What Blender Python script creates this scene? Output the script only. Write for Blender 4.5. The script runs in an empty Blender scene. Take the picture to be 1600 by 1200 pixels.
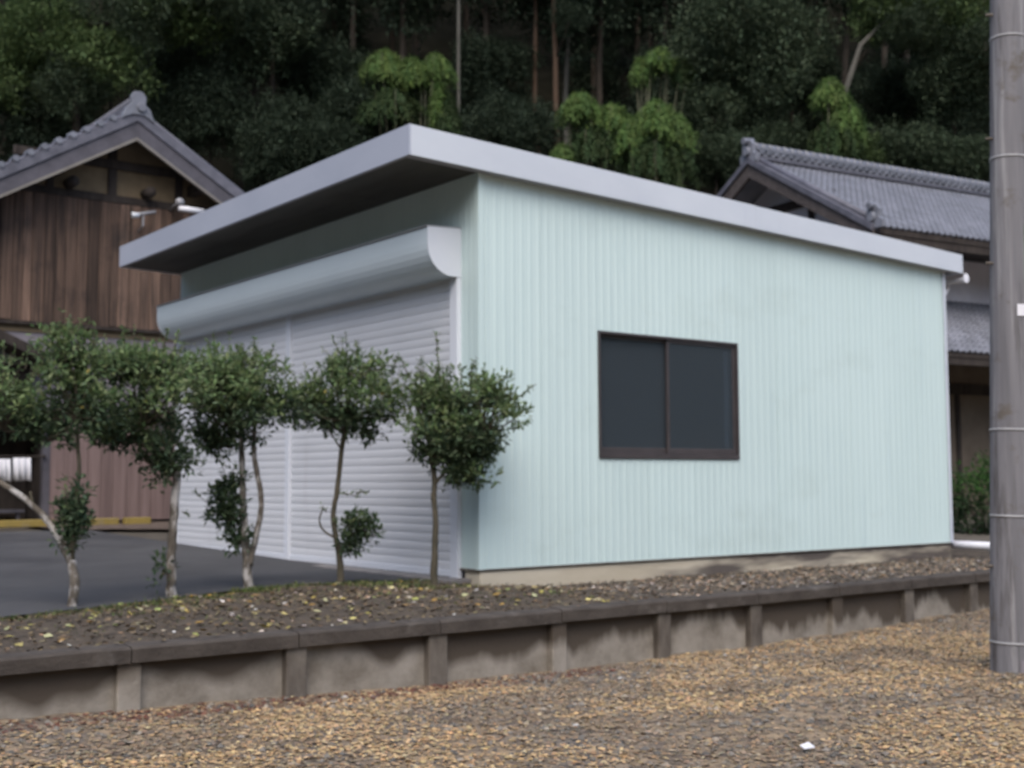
import bpy, bmesh, math, random
from mathutils import Vector, Matrix
R = random.Random(7)
scene = bpy.context.scene
COL = scene.collection

# ------------------------------------------------------------------ camera, sky, sun, exposure
CAM_R = Vector((0.79390469, -0.60802756, -0.00422127))
CAM_D = Vector((0.04393148, 0.06428305, -0.99696425))
CAM_F = Vector((0.6064531, 0.79130915, 0.07774617))
CAM_P = Vector((0.0, 0.0, 1.3))
FPX = 1932.6
cam = bpy.data.objects.new('camera', bpy.data.cameras.new('camera'))
COL.objects.link(cam)
m = Matrix.Identity(4)
for i in range(3):
    m[i][0] = CAM_R[i]; m[i][1] = -CAM_D[i]; m[i][2] = -CAM_F[i]; m[i][3] = CAM_P[i]
cam.matrix_world = m
cam.data.sensor_width = 36.0
cam.data.lens = FPX / 1600 * 36
cam.data.clip_start = 0.1
cam.data.clip_end = 1000
cam.data.dof.use_dof = True
cam.data.dof.focus_distance = 2.2
cam.data.dof.aperture_fstop = 6.2
scene.camera = cam

SUN_EL, SUN_AZ = math.radians(52), math.radians(-129)     # direction towards the sun, measured from +X
world = bpy.data.worlds.new('World'); scene.world = world
world.use_nodes = True
wn = world.node_tree
bg = wn.nodes['Background']
sky = wn.nodes.new('ShaderNodeTexSky')
sky.sky_type = 'NISHITA'; sky.sun_disc = False
sky.sun_elevation = SUN_EL
sky.sun_rotation = math.pi/2 - SUN_AZ
sky.air_density = 1.0; sky.dust_density = 3.0; sky.ozone_density = 1.0
wn.links.new(sky.outputs[0], bg.inputs[0])
bg.inputs[1].default_value = 0.10
sun = bpy.data.objects.new('sun', bpy.data.lights.new('sun', 'SUN'))
COL.objects.link(sun)
sun.data.energy = 0.8; sun.data.angle = math.radians(50); sun.data.color = (1.0, 0.975, 0.95)
sd = Vector((math.cos(SUN_EL)*math.cos(SUN_AZ), math.cos(SUN_EL)*math.sin(SUN_AZ), math.sin(SUN_EL)))
sun.rotation_euler = sd.to_track_quat('Z', 'Y').to_euler()
sun.location = (0, -10, 20)
scene.view_settings.view_transform = 'Standard'
scene.view_settings.look = 'None'
scene.view_settings.exposure = 1.3
scene.view_settings.gamma = 1.0
scene.view_settings.use_curve_mapping = False
scene.cycles.max_bounces = 6
scene.cycles.transparent_max_bounces = 8

# ------------------------------------------------------------------ helpers
def ray(x, y):
    return CAM_R*(x-800) + CAM_D*(y-600) + CAM_F*FPX
def on(x, y, axis, val):
    d = ray(x, y); t = (val-CAM_P[axis])/d[axis]; return CAM_P + d*t
def onplane(x, y, n, p0):
    d = ray(x, y); return CAM_P + d*((p0-CAM_P).dot(n)/d.dot(n))
FH = Vector((CAM_F.x, CAM_F.y, 0)).normalized()      # horizontal viewing direction
RH = Vector((FH.y, -FH.x, 0))
def at_depth(x, y, dist):
    return onplane(x, y, FH, CAM_P + FH*dist)

def rnd(a, b): return R.uniform(a, b)

def nd(nt, t, **kw):
    n = nt.nodes.new(t)
    for k, v in kw.items():
        if k in n.inputs: n.inputs[k].default_value = v
        else: setattr(n, k, v)
    return n
def ramp(nt, stops, interp='LINEAR'):
    n = nt.nodes.new('ShaderNodeValToRGB'); e = n.color_ramp.elements; n.color_ramp.interpolation = interp
    while len(e) < len(stops): e.new(0.5)
    for el, (p, c) in zip(e, stops):
        el.position = p; el.color = (*c, 1) if len(c) == 3 else c
    return n
def new_mat(name):
    mt = bpy.data.materials.new(name); mt.use_nodes = True
    nt = mt.node_tree; b = nt.nodes['Principled BSDF']
    b.inputs['Specular IOR Level'].default_value = 0.35
    return mt, nt, b
def mat(name, c1, c2=None, scale=(3, 3, 3), rough=0.75, detail=6, bump=0.0, bscale=None, metal=0.0, lo=0.35, hi=0.65, spec=0.35, extra=None, rnd_obj=0.0):
    """Two colours mixed by object-space noise, optional bump and object-to-object variation."""
    mt, nt, b = new_mat(name)
    b.inputs['Roughness'].default_value = rough; b.inputs['Metallic'].default_value = metal
    b.inputs['Specular IOR Level'].default_value = spec
    tc = nd(nt, 'ShaderNodeTexCoord'); geo = nd(nt, 'ShaderNodeNewGeometry')
    mp = nd(nt, 'ShaderNodeMapping'); mp.inputs['Scale'].default_value = scale
    nt.links.new(geo.outputs['Position'], mp.inputs[0])
    nz = nd(nt, 'ShaderNodeTexNoise', Scale=1.0, Detail=detail, Roughness=0.6)
    nt.links.new(mp.outputs[0], nz.inputs['Vector'])
    rp = ramp(nt, [(lo, c1), (hi, c2 or c1)])
    nt.links.new(nz.outputs['Fac'], rp.inputs[0])
    out = rp.outputs[0]
    if extra:                       # (colour, scale vec, lo, hi): a second layer of stains
        for (c3, sc, l3, h3) in extra:
            mp2 = nd(nt, 'ShaderNodeMapping'); mp2.inputs['Scale'].default_value = sc
            mp2.inputs['Location'].default_value = (sc[0]*7.7, 3.1, 1.7)
            nt.links.new(geo.outputs['Position'], mp2.inputs[0])
            n2 = nd(nt, 'ShaderNodeTexNoise', Scale=1.0, Detail=5, Roughness=0.65)
            nt.links.new(mp2.outputs[0], n2.inputs['Vector'])
            r2 = ramp(nt, [(l3, (0, 0, 0)), (h3, (1, 1, 1))])
            nt.links.new(n2.outputs['Fac'], r2.inputs[0])
            mx = nd(nt, 'ShaderNodeMix', data_type='RGBA')
            nt.links.new(r2.outputs[0], mx.inputs[0]); nt.links.new(out, mx.inputs[6])
            mx.inputs[7].default_value = (*c3, 1)
            out = mx.outputs[2]
    if rnd_obj:
        oi = nd(nt, 'ShaderNodeObjectInfo')
        mr = nd(nt, 'ShaderNodeMapRange'); mr.inputs[3].default_value = 1-rnd_obj; mr.inputs[4].default_value = 1+rnd_obj
        nt.links.new(oi.outputs['Random'], mr.inputs[0])
        hs = nd(nt, 'ShaderNodeHueSaturation'); nt.links.new(mr.outputs[0], hs.inputs['Value'])
        nt.links.new(out, hs.inputs['Color']); out = hs.outputs[0]
    nt.links.new(out, b.inputs['Base Color'])
    if bump:
        mb = nd(nt, 'ShaderNodeMapping'); mb.inputs['Scale'].default_value = bscale or tuple(s*6 for s in scale)
        nt.links.new(geo.outputs['Position'], mb.inputs[0])
        nb = nd(nt, 'ShaderNodeTexNoise', Scale=1.0, Detail=6, Roughness=0.65)
        nt.links.new(mb.outputs[0], nb.inputs['Vector'])
        bp = nd(nt, 'ShaderNodeBump', Strength=bump, Distance=0.02)
        nt.links.new(nb.outputs['Fac'], bp.inputs['Height']); nt.links.new(bp.outputs[0], b.inputs['Normal'])
    return mt
def darken_high_ground(mt):
    """Dark green above a few metres: wooded hill, unseen slopes added to block sky."""
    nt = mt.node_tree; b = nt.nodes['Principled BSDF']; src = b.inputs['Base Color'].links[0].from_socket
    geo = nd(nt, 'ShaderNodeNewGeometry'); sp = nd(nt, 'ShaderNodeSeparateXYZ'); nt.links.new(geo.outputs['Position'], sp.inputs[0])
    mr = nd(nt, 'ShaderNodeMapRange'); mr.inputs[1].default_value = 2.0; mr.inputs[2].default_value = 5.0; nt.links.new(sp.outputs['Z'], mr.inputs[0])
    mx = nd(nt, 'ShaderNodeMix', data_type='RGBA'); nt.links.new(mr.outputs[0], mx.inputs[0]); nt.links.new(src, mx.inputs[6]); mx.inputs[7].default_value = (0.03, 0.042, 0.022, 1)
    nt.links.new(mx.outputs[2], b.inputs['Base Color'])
def leaf_mat(name, rough=0.55, transl=0.25, tint=(1, 1, 1), spec=0.3):
    """Leaves: colour from the per-leaf attribute, some light passing through."""
    mt, nt, b = new_mat(name)
    at = nd(nt, 'ShaderNodeAttribute', attribute_name='Col')
    mx0 = nd(nt, 'ShaderNodeMix', data_type='RGBA', blend_type='MULTIPLY'); mx0.inputs[0].default_value = 1
    nt.links.new(at.outputs['Color'], mx0.inputs[6]); mx0.inputs[7].default_value = (*tint, 1)
    nt.links.new(mx0.outputs[2], b.inputs['Base Color'])
    b.inputs['Roughness'].default_value = rough; b.inputs['Specular IOR Level'].default_value = spec
    if transl:
        tr = nd(nt, 'ShaderNodeBsdfTranslucent'); nt.links.new(mx0.outputs[2], tr.inputs[0])
        ms = nd(nt, 'ShaderNodeMixShader'); ms.inputs[0].default_value = transl
        nt.links.new(b.outputs[0], ms.inputs[1]); nt.links.new(tr.outputs[0], ms.inputs[2])
        nt.links.new(ms.outputs[0], nt.nodes['Material Output'].inputs[0])
    return mt

class MB:
    """Collects shapes; build() links them as ONE mesh object."""
    def __init__(s): s.v = []; s.f = []; s.c = []
    def add(s, vs, fs, col=None):
        o = len(s.v); s.v += [tuple(v) for v in vs]
        for f in fs: s.f.append(tuple(i+o for i in f)); s.c.append(col)
        return s
    def box(s, a, b):
        x0, y0, z0 = a; x1, y1, z1 = b
        return s.add([(x0,y0,z0),(x1,y0,z0),(x1,y1,z0),(x0,y1,z0),(x0,y0,z1),(x1,y0,z1),(x1,y1,z1),(x0,y1,z1)],
                     [(0,3,2,1),(4,5,6,7),(0,1,5,4),(1,2,6,5),(2,3,7,6),(3,0,4,7)])
    def obox(s, c, ax, ay, az):
        c = Vector(c); ax, ay, az = Vector(ax), Vector(ay), Vector(az)
        vs = [c+ax*i+ay*j+az*k for k in (-1,1) for j in (-1,1) for i in (-1,1)]
        return s.add(vs, [(0,2,3,1),(4,5,7,6),(0,1,5,4),(1,3,7,5),(3,2,6,7),(2,0,4,6)])
    def prism(s, poly, vec):
        n = len(poly); poly = [Vector(p) for p in poly]; vec = Vector(vec)
        fs = [tuple(range(n-1, -1, -1)), tuple(range(n, 2*n))] + [(i, (i+1) % n, (i+1) % n+n, i+n) for i in range(n)]
        return s.add(poly + [p+vec for p in poly], fs)
    def tube(s, pts, rad, seg=8, cap=True):
        pts = [Vector(p) for p in pts]
        if not isinstance(rad, (list, tuple)): rad = [rad]*len(pts)
        vs, fs = [], []
        up = Vector((0.13, 0.21, 1))
        for i, p in enumerate(pts):
            t = (pts[min(i+1, len(pts)-1)]-pts[max(i-1, 0)]).normalized()
            a = t.cross(up)
            if a.length < 0.2: a = t.cross(Vector((1, 0.2, 0)))
            a.normalize(); b = t.cross(a)
            for k in range(seg):
                w = 2*math.pi*k/seg
                vs.append(p + (a*math.cos(w)+b*math.sin(w))*rad[i])
        for i in range(len(pts)-1):
            for k in range(seg):
                k2 = (k+1) % seg
                fs.append((i*seg+k, i*seg+k2, (i+1)*seg+k2, (i+1)*seg+k))
        if cap: fs += [tuple(range(seg-1, -1, -1)), tuple(range((len(pts)-1)*seg, len(pts)*seg))]
        return s.add(vs, fs)
    def build(s, name, material, parent=None, smooth=False, bevel=0.0, kind=None):
        me = bpy.data.meshes.new(name)
        me.from_pydata(s.v, [], s.f); me.update()
        if any(c is not None for c in s.c):
            ca = me.color_attributes.new('Col', 'FLOAT_COLOR', 'CORNER')
            arr = []
            for f, c in zip(s.f, s.c):
                arr += [c[0], c[1], c[2], 1.0]*len(f) if c else [0.2, 0.2, 0.2, 1]*len(f)
            ca.data.foreach_set('color', arr)
        elif True:
            bm = bmesh.new(); bm.from_mesh(me); bmesh.ops.recalc_face_normals(bm, faces=bm.faces); bm.to_mesh(me); bm.free()
        if smooth:
            me.polygons.foreach_set('use_smooth', [True]*len(me.polygons))
        if material: me.materials.append(material)
        return obj(name, me, parent, bevel, kind)
def obj(name, me, parent=None, bevel=0.0, kind=None):
    o = bpy.data.objects.new(name, me); COL.objects.link(o)
    if parent: o.parent = parent
    if bevel:
        bv = o.modifiers.new('bevel', 'BEVEL'); bv.width = bevel; bv.segments = 2; bv.limit_method = 'ANGLE'
    if kind: o['kind'] = kind
    return o
def thing(name, label, cat, loc=(0, 0, 0), group=None):
    """An Empty that parents the parts. Parts keep world coordinates (the parent inverse is set by place())."""
    o = bpy.data.objects.new(name, None); COL.objects.link(o); o.empty_display_size = 0.3
    o['label'] = label; o['category'] = cat; o['base'] = [float(q) for q in loc]
    if group: o['group'] = group
    ROOTS.append(o); return o
ROOTS = []
def tag(o, label, cat, group=None):
    o['label'] = label; o['category'] = cat
    if group: o['group'] = group
    return o
def settle():
    """Move every Empty to its thing's base while the parts stay where they were built."""
    for r in ROOTS:
        b = Vector(r['base']); del r['base']
        if b.length == 0: continue
        r.location = b
        for ch in r.children: ch.matrix_parent_inverse = Matrix.Translation(-b)

# ------------------------------------------------------------------ materials
M = {}
MINT = (0.49, 0.625, 0.62)
M['mint'] = mat('mint painted steel', (0.54, 0.665, 0.655), (0.565, 0.69, 0.68), (1.3, 1.3, 0.35), 0.42, bump=0.0, extra=[((0.45, 0.575, 0.59), (9, 9, 0.35), 0.56, 0.9), ((0.49, 0.60, 0.58), (0.7, 0.7, 1.1), 0.55, 0.8)], rnd_obj=0.018, spec=0.4)
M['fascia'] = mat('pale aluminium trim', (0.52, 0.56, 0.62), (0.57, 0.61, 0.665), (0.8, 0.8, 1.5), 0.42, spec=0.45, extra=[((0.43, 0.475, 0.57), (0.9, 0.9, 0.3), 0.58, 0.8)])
M['fasciafront'] = mat('shaded front fascia', (0.355, 0.385, 0.465), (0.395, 0.425, 0.505), (0.8, 0.8, 1.5), 0.42, spec=0.45)  # trim colour darkened and blued for the weaker light on the front
M['soffit'] = mat('dark brown soffit board', (0.07, 0.068, 0.06), (0.095, 0.092, 0.082), (6, 1, 1), 0.8)
M['shutter'] = mat('lavender grey shutter slats', (0.60, 0.615, 0.645), (0.65, 0.665, 0.695), (0.6, 0.6, 0.9), 0.5, rnd_obj=0.04, extra=[((0.565, 0.57, 0.595), (0.5, 4, 0.4), 0.58, 0.8)])
M['guide'] = mat('pale lavender post paint', (0.64, 0.67, 0.73), (0.68, 0.71, 0.765), (2, 2, 0.6), 0.45)
M['hood'] = mat('pale blue shutter hood', (0.58, 0.66, 0.70), (0.62, 0.70, 0.735), (1, 0.7, 1), 0.38)
M['hoodcap'] = mat('hood end cap white', (0.62, 0.66, 0.72), (0.66, 0.69, 0.74), (3, 3, 3), 0.45)
M['concrete'] = mat('cream weathered concrete', (0.42, 0.37, 0.28), (0.52, 0.47, 0.37), (1.2, 1.2, 4), 0.9, bump=0.25, extra=[((0.12, 0.10, 0.085), (0.55, 0.55, 0.9), 0.44, 0.56)])
M['bronze'] = mat('dark bronze window frame', (0.048, 0.042, 0.043), (0.066, 0.057, 0.058), (5, 5, 5), 0.4)
M['black'] = mat('black rubber flashing', (0.03, 0.03, 0.035), None, rough=0.6)
M['inside'] = mat('bare shed interior', (0.045, 0.045, 0.048), (0.06, 0.06, 0.062), (2, 2, 2), 0.9)
M['roofmetal'] = mat('grey roof steel', (0.30, 0.31, 0.36), (0.36, 0.37, 0.42), (1, 1, 1), 0.5)
M['whitepvc'] = mat('white pvc pipe', (0.72, 0.72, 0.78), (0.76, 0.76, 0.8), (5, 5, 5), 0.35)
gl, nt, b = new_mat('window glass')
b.inputs['Base Color'].default_value = (0.22, 0.27, 0.32, 1); b.inputs['Roughness'].default_value = 0.08
b.inputs['Transmission Weight'].default_value = 0.85; b.inputs['IOR'].default_value = 1.5
wv = nd(nt, 'ShaderNodeTexNoise', Scale=1.1, Detail=1.0); gp = nd(nt, 'ShaderNodeNewGeometry'); nt.links.new(gp.outputs['Position'], wv.inputs['Vector'])
gb = nd(nt, 'ShaderNodeBump', Strength=0.25, Distance=0.05); nt.links.new(wv.outputs['Fac'], gb.inputs['Height']); nt.links.new(gb.outputs[0], b.inputs['Normal'])
M['glass'] = gl
M['board'] = mat('weathered cedar boards', (0.028, 0.020, 0.016), (0.165, 0.105, 0.076), (26, 26, 0.8), 0.85, bump=0.3, bscale=(60, 60, 2), rnd_obj=0.6, lo=0.3, hi=0.7, extra=[((0.22, 0.14, 0.10), (18, 18, 0.5), 0.60, 0.8), ((0.02, 0.016, 0.015), (1.2, 1.2, 0.9), 0.52, 0.75)])
M['timber'] = mat('old dark timber', (0.022, 0.017, 0.015), (0.05, 0.04, 0.034), (8, 8, 2), 0.9)
M['plank'] = mat('pinkish faded planks', (0.15, 0.105, 0.098), (0.215, 0.155, 0.145), (14, 14, 0.6), 0.85, rnd_obj=0.14, bump=0.2, bscale=(50, 50, 2), extra=[((0.09, 0.055, 0.05), (22, 22, 0.4), 0.6, 0.8)])
M['timber2'] = mat('brown house timber', (0.06, 0.05, 0.047), (0.095, 0.08, 0.075), (6, 6, 6), 0.85)
M['clay'] = mat('ochre clay plaster', (0.14, 0.105, 0.065), (0.20, 0.15, 0.092), (3, 3, 3), 0.95, bump=0.2)
M['mortar'] = mat('lavender grey plaster', (0.17, 0.155, 0.17), (0.22, 0.20, 0.22), (1.5, 1.5, 1.5), 0.9)
M['whiteplaster'] = mat('white lime plaster', (0.45, 0.44, 0.48), (0.55, 0.54, 0.58), (2, 2, 1), 0.9)
M['beige'] = mat('beige plaster', (0.12, 0.095, 0.072), (0.155, 0.125, 0.095), (2, 2, 2), 0.95)
M['tile'] = mat('grey glazed roof tile', (0.135, 0.142, 0.165), (0.195, 0.203, 0.235), (2.5, 2.5, 2.5), 0.42, rnd_obj=0.14, spec=0.5)
M['tiledark'] = mat('old grey roof tile', (0.08, 0.08, 0.098), (0.125, 0.125, 0.15), (4, 4, 4), 0.55, rnd_obj=0.15)
M['barge'] = mat('grey weathered bargeboard', (0.065, 0.062, 0.073), (0.10, 0.095, 0.112), (3, 3, 3), 0.8)
M['bargelip'] = mat('pale board edge', (0.17, 0.155, 0.14), (0.22, 0.205, 0.18), (3, 3, 3), 0.8)
M['cloth'] = mat('white cloth', (0.62, 0.62, 0.66), (0.68, 0.68, 0.7), (6, 6, 2), 0.9)
M['yellow'] = mat('yellow painted timber', (0.22, 0.165, 0.045), (0.29, 0.215, 0.06), (4, 4, 6), 0.7, extra=[((0.22, 0.18, 0.12), (3, 3, 3), 0.55, 0.7)])
M['lampwhite'] = mat('lamp white', (0.8, 0.8, 0.84), (0.84, 0.84, 0.88), (4, 4, 4), 0.3)
M['greymetal'] = mat('grey galvanised metal', (0.30, 0.30, 0.32), (0.36, 0.36, 0.38), (8, 8, 8), 0.5, metal=0.3)
M['asphalt'] = mat('asphalt', (0.048, 0.048, 0.051), (0.07, 0.07, 0.073), (0.9, 0.9, 0.9), 0.85, bump=0.35, bscale=(70, 70, 70), extra=[((0.09, 0.09, 0.092), (45, 45, 45), 0.58, 0.7), ((0.04, 0.04, 0.043), (0.35, 0.5, 1), 0.5, 0.7)])
M['soil'] = mat('dark humus soil', (0.046, 0.036, 0.026), (0.094, 0.074, 0.054), (7, 7, 7), 0.95, bump=0.6, bscale=(30, 30, 30), extra=[((0.14, 0.11, 0.085), (25, 25, 25), 0.58, 0.72)])
M['dirt'] = mat('bare brown dirt', (0.085, 0.062, 0.05), (0.13, 0.10, 0.08), (5, 5, 5), 0.95, bump=0.4, bscale=(25, 25, 25))
M['upper'] = mat('packed earth', (0.085, 0.075, 0.062), (0.13, 0.115, 0.095), (2, 2, 2), 0.95, bump=0.4, bscale=(20, 20, 20))
M['gravel'] = mat('litter covered gravel', (0.12, 0.095, 0.075), (0.31, 0.235, 0.15), (9, 9, 9), 0.95, bump=0.8, bscale=(28, 28, 28), lo=0.38, hi=0.62, extra=[((0.14, 0.125, 0.11), (1.1, 1.1, 1), 0.50, 0.68), ((0.07, 0.06, 0.055), (16, 16, 16), 0.58, 0.68)])
M['upper'].node_tree.nodes['Principled BSDF'].inputs['Specular IOR Level'].default_value = 0.05; darken_high_ground(M['upper']); darken_high_ground(M['gravel'])
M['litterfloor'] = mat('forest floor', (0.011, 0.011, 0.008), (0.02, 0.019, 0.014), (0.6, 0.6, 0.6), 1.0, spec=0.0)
M['bark'] = mat('mottled grey bark', (0.07, 0.058, 0.046), (0.15, 0.13, 0.105), (20, 20, 9), 0.9, bump=0.5, extra=[((0.42, 0.40, 0.38), (9, 9, 5), 0.47, 0.60)])
M['barkgreen'] = mat('mossy brown bark', (0.055, 0.05, 0.034), (0.10, 0.085, 0.06), (20, 20, 9), 0.9, bump=0.5)
M['farbark'] = mat('far trunk bark', (0.035, 0.03, 0.025), (0.06, 0.05, 0.04), (2, 2, 0.6), 0.9, spec=0.05)
M['farbarkred'] = mat('reddish far trunk bark', (0.065, 0.044, 0.032), (0.095, 0.065, 0.046), (2, 2, 0.4), 0.9, spec=0.05)
M['farbarkpale'] = mat('pale far trunk bark', (0.085, 0.082, 0.07), (0.12, 0.115, 0.10), (2, 2, 0.6), 0.9, spec=0.05)
M['culm'] = mat('bamboo culm', (0.05, 0.055, 0.03), (0.075, 0.075, 0.045), (1, 1, 2), 0.7)
M['leaf'] = leaf_mat('garden leaves', 0.65, 0.36, spec=0.2)
M['farleaf'] = leaf_mat('wood leaves', 0.85, 0.15, spec=0.1)
M['bambooleaf'] = leaf_mat('bamboo leaves', 0.8, 0.3, spec=0.1)
M['dryleaf'] = leaf_mat('dry leaves', 0.95, 0.0, spec=0.15)
M['plate'] = mat('white enamel plate', (0.75, 0.75, 0.78), None, rough=0.35)
M['wire'] = mat('pale binding wire', (0.28, 0.28, 0.285), (0.35, 0.35, 0.355), (9, 9, 9), 0.5)
M['greenplate'] = mat('green enamel plate', (0.10, 0.30, 0.12), None, rough=0.4)

# pole: grey concrete with long streaks
M['pole'] = mat('weathered grey pole', (0.135, 0.132, 0.141), (0.20, 0.196, 0.207), (9, 9, 0.5), 0.85, bump=0.3, bscale=(40, 40, 4), extra=[((0.28, 0.275, 0.28), (14, 14, 0.5), 0.54, 0.66), ((0.085, 0.078, 0.078), (10, 10, 0.8), 0.55, 0.68), ((0.12, 0.105, 0.09), (4, 4, 5), 0.58, 0.7)])

# retaining wall: pale concrete with a dark, scalloped stain running down from the coping
def base_mat():
    mt = mat('cream shed base', (0.44, 0.39, 0.30), (0.54, 0.49, 0.39), (1.2, 1.2, 4), 0.9, bump=0.25)
    nt = mt.node_tree; b = nt.nodes['Principled BSDF']; src = b.inputs['Base Color'].links[0].from_socket
    geo = nd(nt, 'ShaderNodeNewGeometry'); sp = nd(nt, 'ShaderNodeSeparateXYZ'); nt.links.new(geo.outputs['Position'], sp.inputs[0])
    mr = nd(nt, 'ShaderNodeMapRange'); mr.inputs[1].default_value = 8.3; mr.inputs[2].default_value = 10.2; nt.links.new(sp.outputs['X'], mr.inputs[0])
    mp = nd(nt, 'ShaderNodeMapping'); mp.inputs['Scale'].default_value = (0.8, 0.8, 5.0); nt.links.new(geo.outputs['Position'], mp.inputs[0])
    nz = nd(nt, 'ShaderNodeTexNoise', Scale=1.0, Detail=5.0); nt.links.new(mp.outputs[0], nz.inputs['Vector'])
    rp = ramp(nt, [(0.40, (0, 0, 0)), (0.58, (1, 1, 1))]); nt.links.new(nz.outputs['Fac'], rp.inputs[0])
    mu = nd(nt, 'ShaderNodeMath', operation='MULTIPLY'); nt.links.new(mr.outputs[0], mu.inputs[0]); nt.links.new(rp.outputs[0], mu.inputs[1])
    mx = nd(nt, 'ShaderNodeMix', data_type='RGBA'); nt.links.new(mu.outputs[0], mx.inputs[0]); nt.links.new(src, mx.inputs[6]); mx.inputs[7].default_value = (0.10, 0.085, 0.075, 1)
    nt.links.new(mx.outputs[2], b.inputs['Base Color']); return mt
M['concrete'] = base_mat()
def wall_mat():
    mt, nt, b = new_mat('stained retaining wall concrete'); b.inputs['Roughness'].default_value = 0.92
    geo = nd(nt, 'ShaderNodeNewGeometry'); sp = nd(nt, 'ShaderNodeSeparateXYZ'); nt.links.new(geo.outputs['Position'], sp.inputs[0])
    n1 = nd(nt, 'ShaderNodeTexNoise', Scale=3.2, Detail=8.0, Roughness=0.65); nt.links.new(geo.outputs['Position'], n1.inputs['Vector'])
    base = ramp(nt, [(0.32, (0.15, 0.13, 0.105)), (0.5, (0.25, 0.225, 0.19)), (0.68, (0.33, 0.30, 0.26))]); nt.links.new(n1.outputs['Fac'], base.inputs[0])
    mp = nd(nt, 'ShaderNodeMapping'); mp.inputs['Scale'].default_value = (1.35, 1.35, 0.25); nt.links.new(geo.outputs['Position'], mp.inputs[0])
    n2 = nd(nt, 'ShaderNodeTexNoise', Scale=1.0, Detail=2.5, Roughness=0.5); nt.links.new(mp.outputs[0], n2.inputs['Vector'])
    mp3 = nd(nt, 'ShaderNodeMapping'); mp3.inputs['Scale'].default_value = (14, 14, 0.8); nt.links.new(geo.outputs['Position'], mp3.inputs[0])
    n3 = nd(nt, 'ShaderNodeTexNoise', Scale=1.0, Detail=3.0); nt.links.new(mp3.outputs[0], n3.inputs['Vector'])
    # depth of the stain below the coping: 0.02 .. 0.22 m
    a = nd(nt, 'ShaderNodeMath', operation='MULTIPLY_ADD'); a.inputs[1].default_value = 0.85; a.inputs[2].default_value = -0.315; nt.links.new(n2.outputs['Fac'], a.inputs[0])
    a2 = nd(nt, 'ShaderNodeMath', operation='MULTIPLY_ADD'); a2.inputs[1].default_value = 0.16; nt.links.new(n3.outputs['Fac'], a2.inputs[0]); nt.links.new(a.outputs[0], a2.inputs[2])
    ma = nd(nt, 'ShaderNodeMapRange'); ma.inputs[1].default_value = 4.5; ma.inputs[2].default_value = 8.0; ma.inputs[3].default_value = 0.015; ma.inputs[4].default_value = 0.22; nt.links.new(sp.outputs['X'], ma.inputs[0]); nt.links.new(ma.outputs[0], a2.inputs[1])
    zz = nd(nt, 'ShaderNodeMath', operation='ADD'); nt.links.new(sp.outputs['Z'], zz.inputs[0]); nt.links.new(a2.outputs[0], zz.inputs[1])
    st = nd(nt, 'ShaderNodeMapRange'); st.inputs[1].default_value = 0.275; st.inputs[2].default_value = 0.36; nt.links.new(zz.outputs[0], st.inputs[0])
    mx = nd(nt, 'ShaderNodeMix', data_type='RGBA'); nt.links.new(st.outputs[0], mx.inputs[0]); nt.links.new(base.outputs[0], mx.inputs[6]); mx.inputs[7].default_value = (0.075, 0.06, 0.046, 1)
    nt.links.new(mx.outputs[2], b.inputs['Base Color'])
    bp = nd(nt, 'ShaderNodeBump', Strength=0.4, Distance=0.01); n4 = nd(nt, 'ShaderNodeTexNoise', Scale=45.0, Detail=5.0); nt.links.new(geo.outputs['Position'], n4.inputs['Vector'])
    nt.links.new(n4.outputs['Fac'], bp.inputs['Height']); nt.links.new(bp.outputs[0], b.inputs['Normal'])
    return mt
M['wallpanel'] = wall_mat()
M['coping'] = mat('dark weathered coping concrete', (0.046, 0.038, 0.032), (0.076, 0.064, 0.054), (5, 5, 8), 0.92, bump=0.5, bscale=(40, 40, 40), extra=[((0.15, 0.135, 0.12), (2.2, 2.2, 3), 0.58, 0.75)])
M['wallpost'] = mat('weathered post concrete', (0.07, 0.058, 0.048), (0.165, 0.145, 0.122), (5, 5, 2.5), 0.92, bump=0.4, bscale=(40, 40, 40))

# ------------------------------------------------------------------ ground
def hash2(i, j): return (math.sin(i*127.1+j*311.7)*43758.5453) % 1.0
def vnoise(x, y):
    i, j = math.floor(x), math.floor(y); u, v = x-i, y-j
    u = u*u*(3-2*u); v = v*v*(3-2*v)
    return (hash2(i,j)*(1-u)+hash2(i+1,j)*u)*(1-v)+(hash2(i,j+1)*(1-u)+hash2(i+1,j+1)*u)*v
def fbm(x, y, o=4):
    s, a = 0, 0.5
    for _ in range(o): s += a*vnoise(x, y); x *= 2.03; y *= 2.03; a *= 0.5
    return s
WALL_Y = 6.9
def wall_foot(x):
    pts = [(-200, 0.0), (0.5, 0.09), (1.9, 0.065), (3.6, -0.005), (5.7, -0.045), (7.6, -0.042), (9.7, -0.012), (11.2, 0.035), (14, 0.08), (200, 0.1)]
    for (x0, z0), (x1, z1) in zip(pts, pts[1:]):
        if x <= x1: return z0+(z1-z0)*(x-x0)/(x1-x0)
    return 0
def gravel_z(x, y):
    k = max(0.0, min(1.0, (y-4.6)/2.2))
    far = max(0, -70-y)*0.5 if y < -70 else 0      # unseen slope behind the camera, added to dim low sky and reflections
    far = min(far, 45)+min(max(0, -16-x), 90)*0.52*max(0.0, min(1.0, (6-y)/12))  # left slope carried on here, also added to block low sky
    return far + wall_foot(x)*k + (fbm(x*1.3, y*1.3)-0.47)*0.05 + (fbm(x*9, y*9, 2)-0.37)*0.018
def axis_pts(lo, hi, flo, fhi, fine, coarse):
    xs = [lo]
    x = lo
    while x < hi:
        if x < flo: x = min(flo, x + max(coarse*min(1, (flo-x)/40), fine*4))
        elif x < fhi: x = x + fine
        else: x = x + max(coarse*min(1, (x-fhi)/40), fine*4)
        xs.append(min(x, hi))
    return xs
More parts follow.
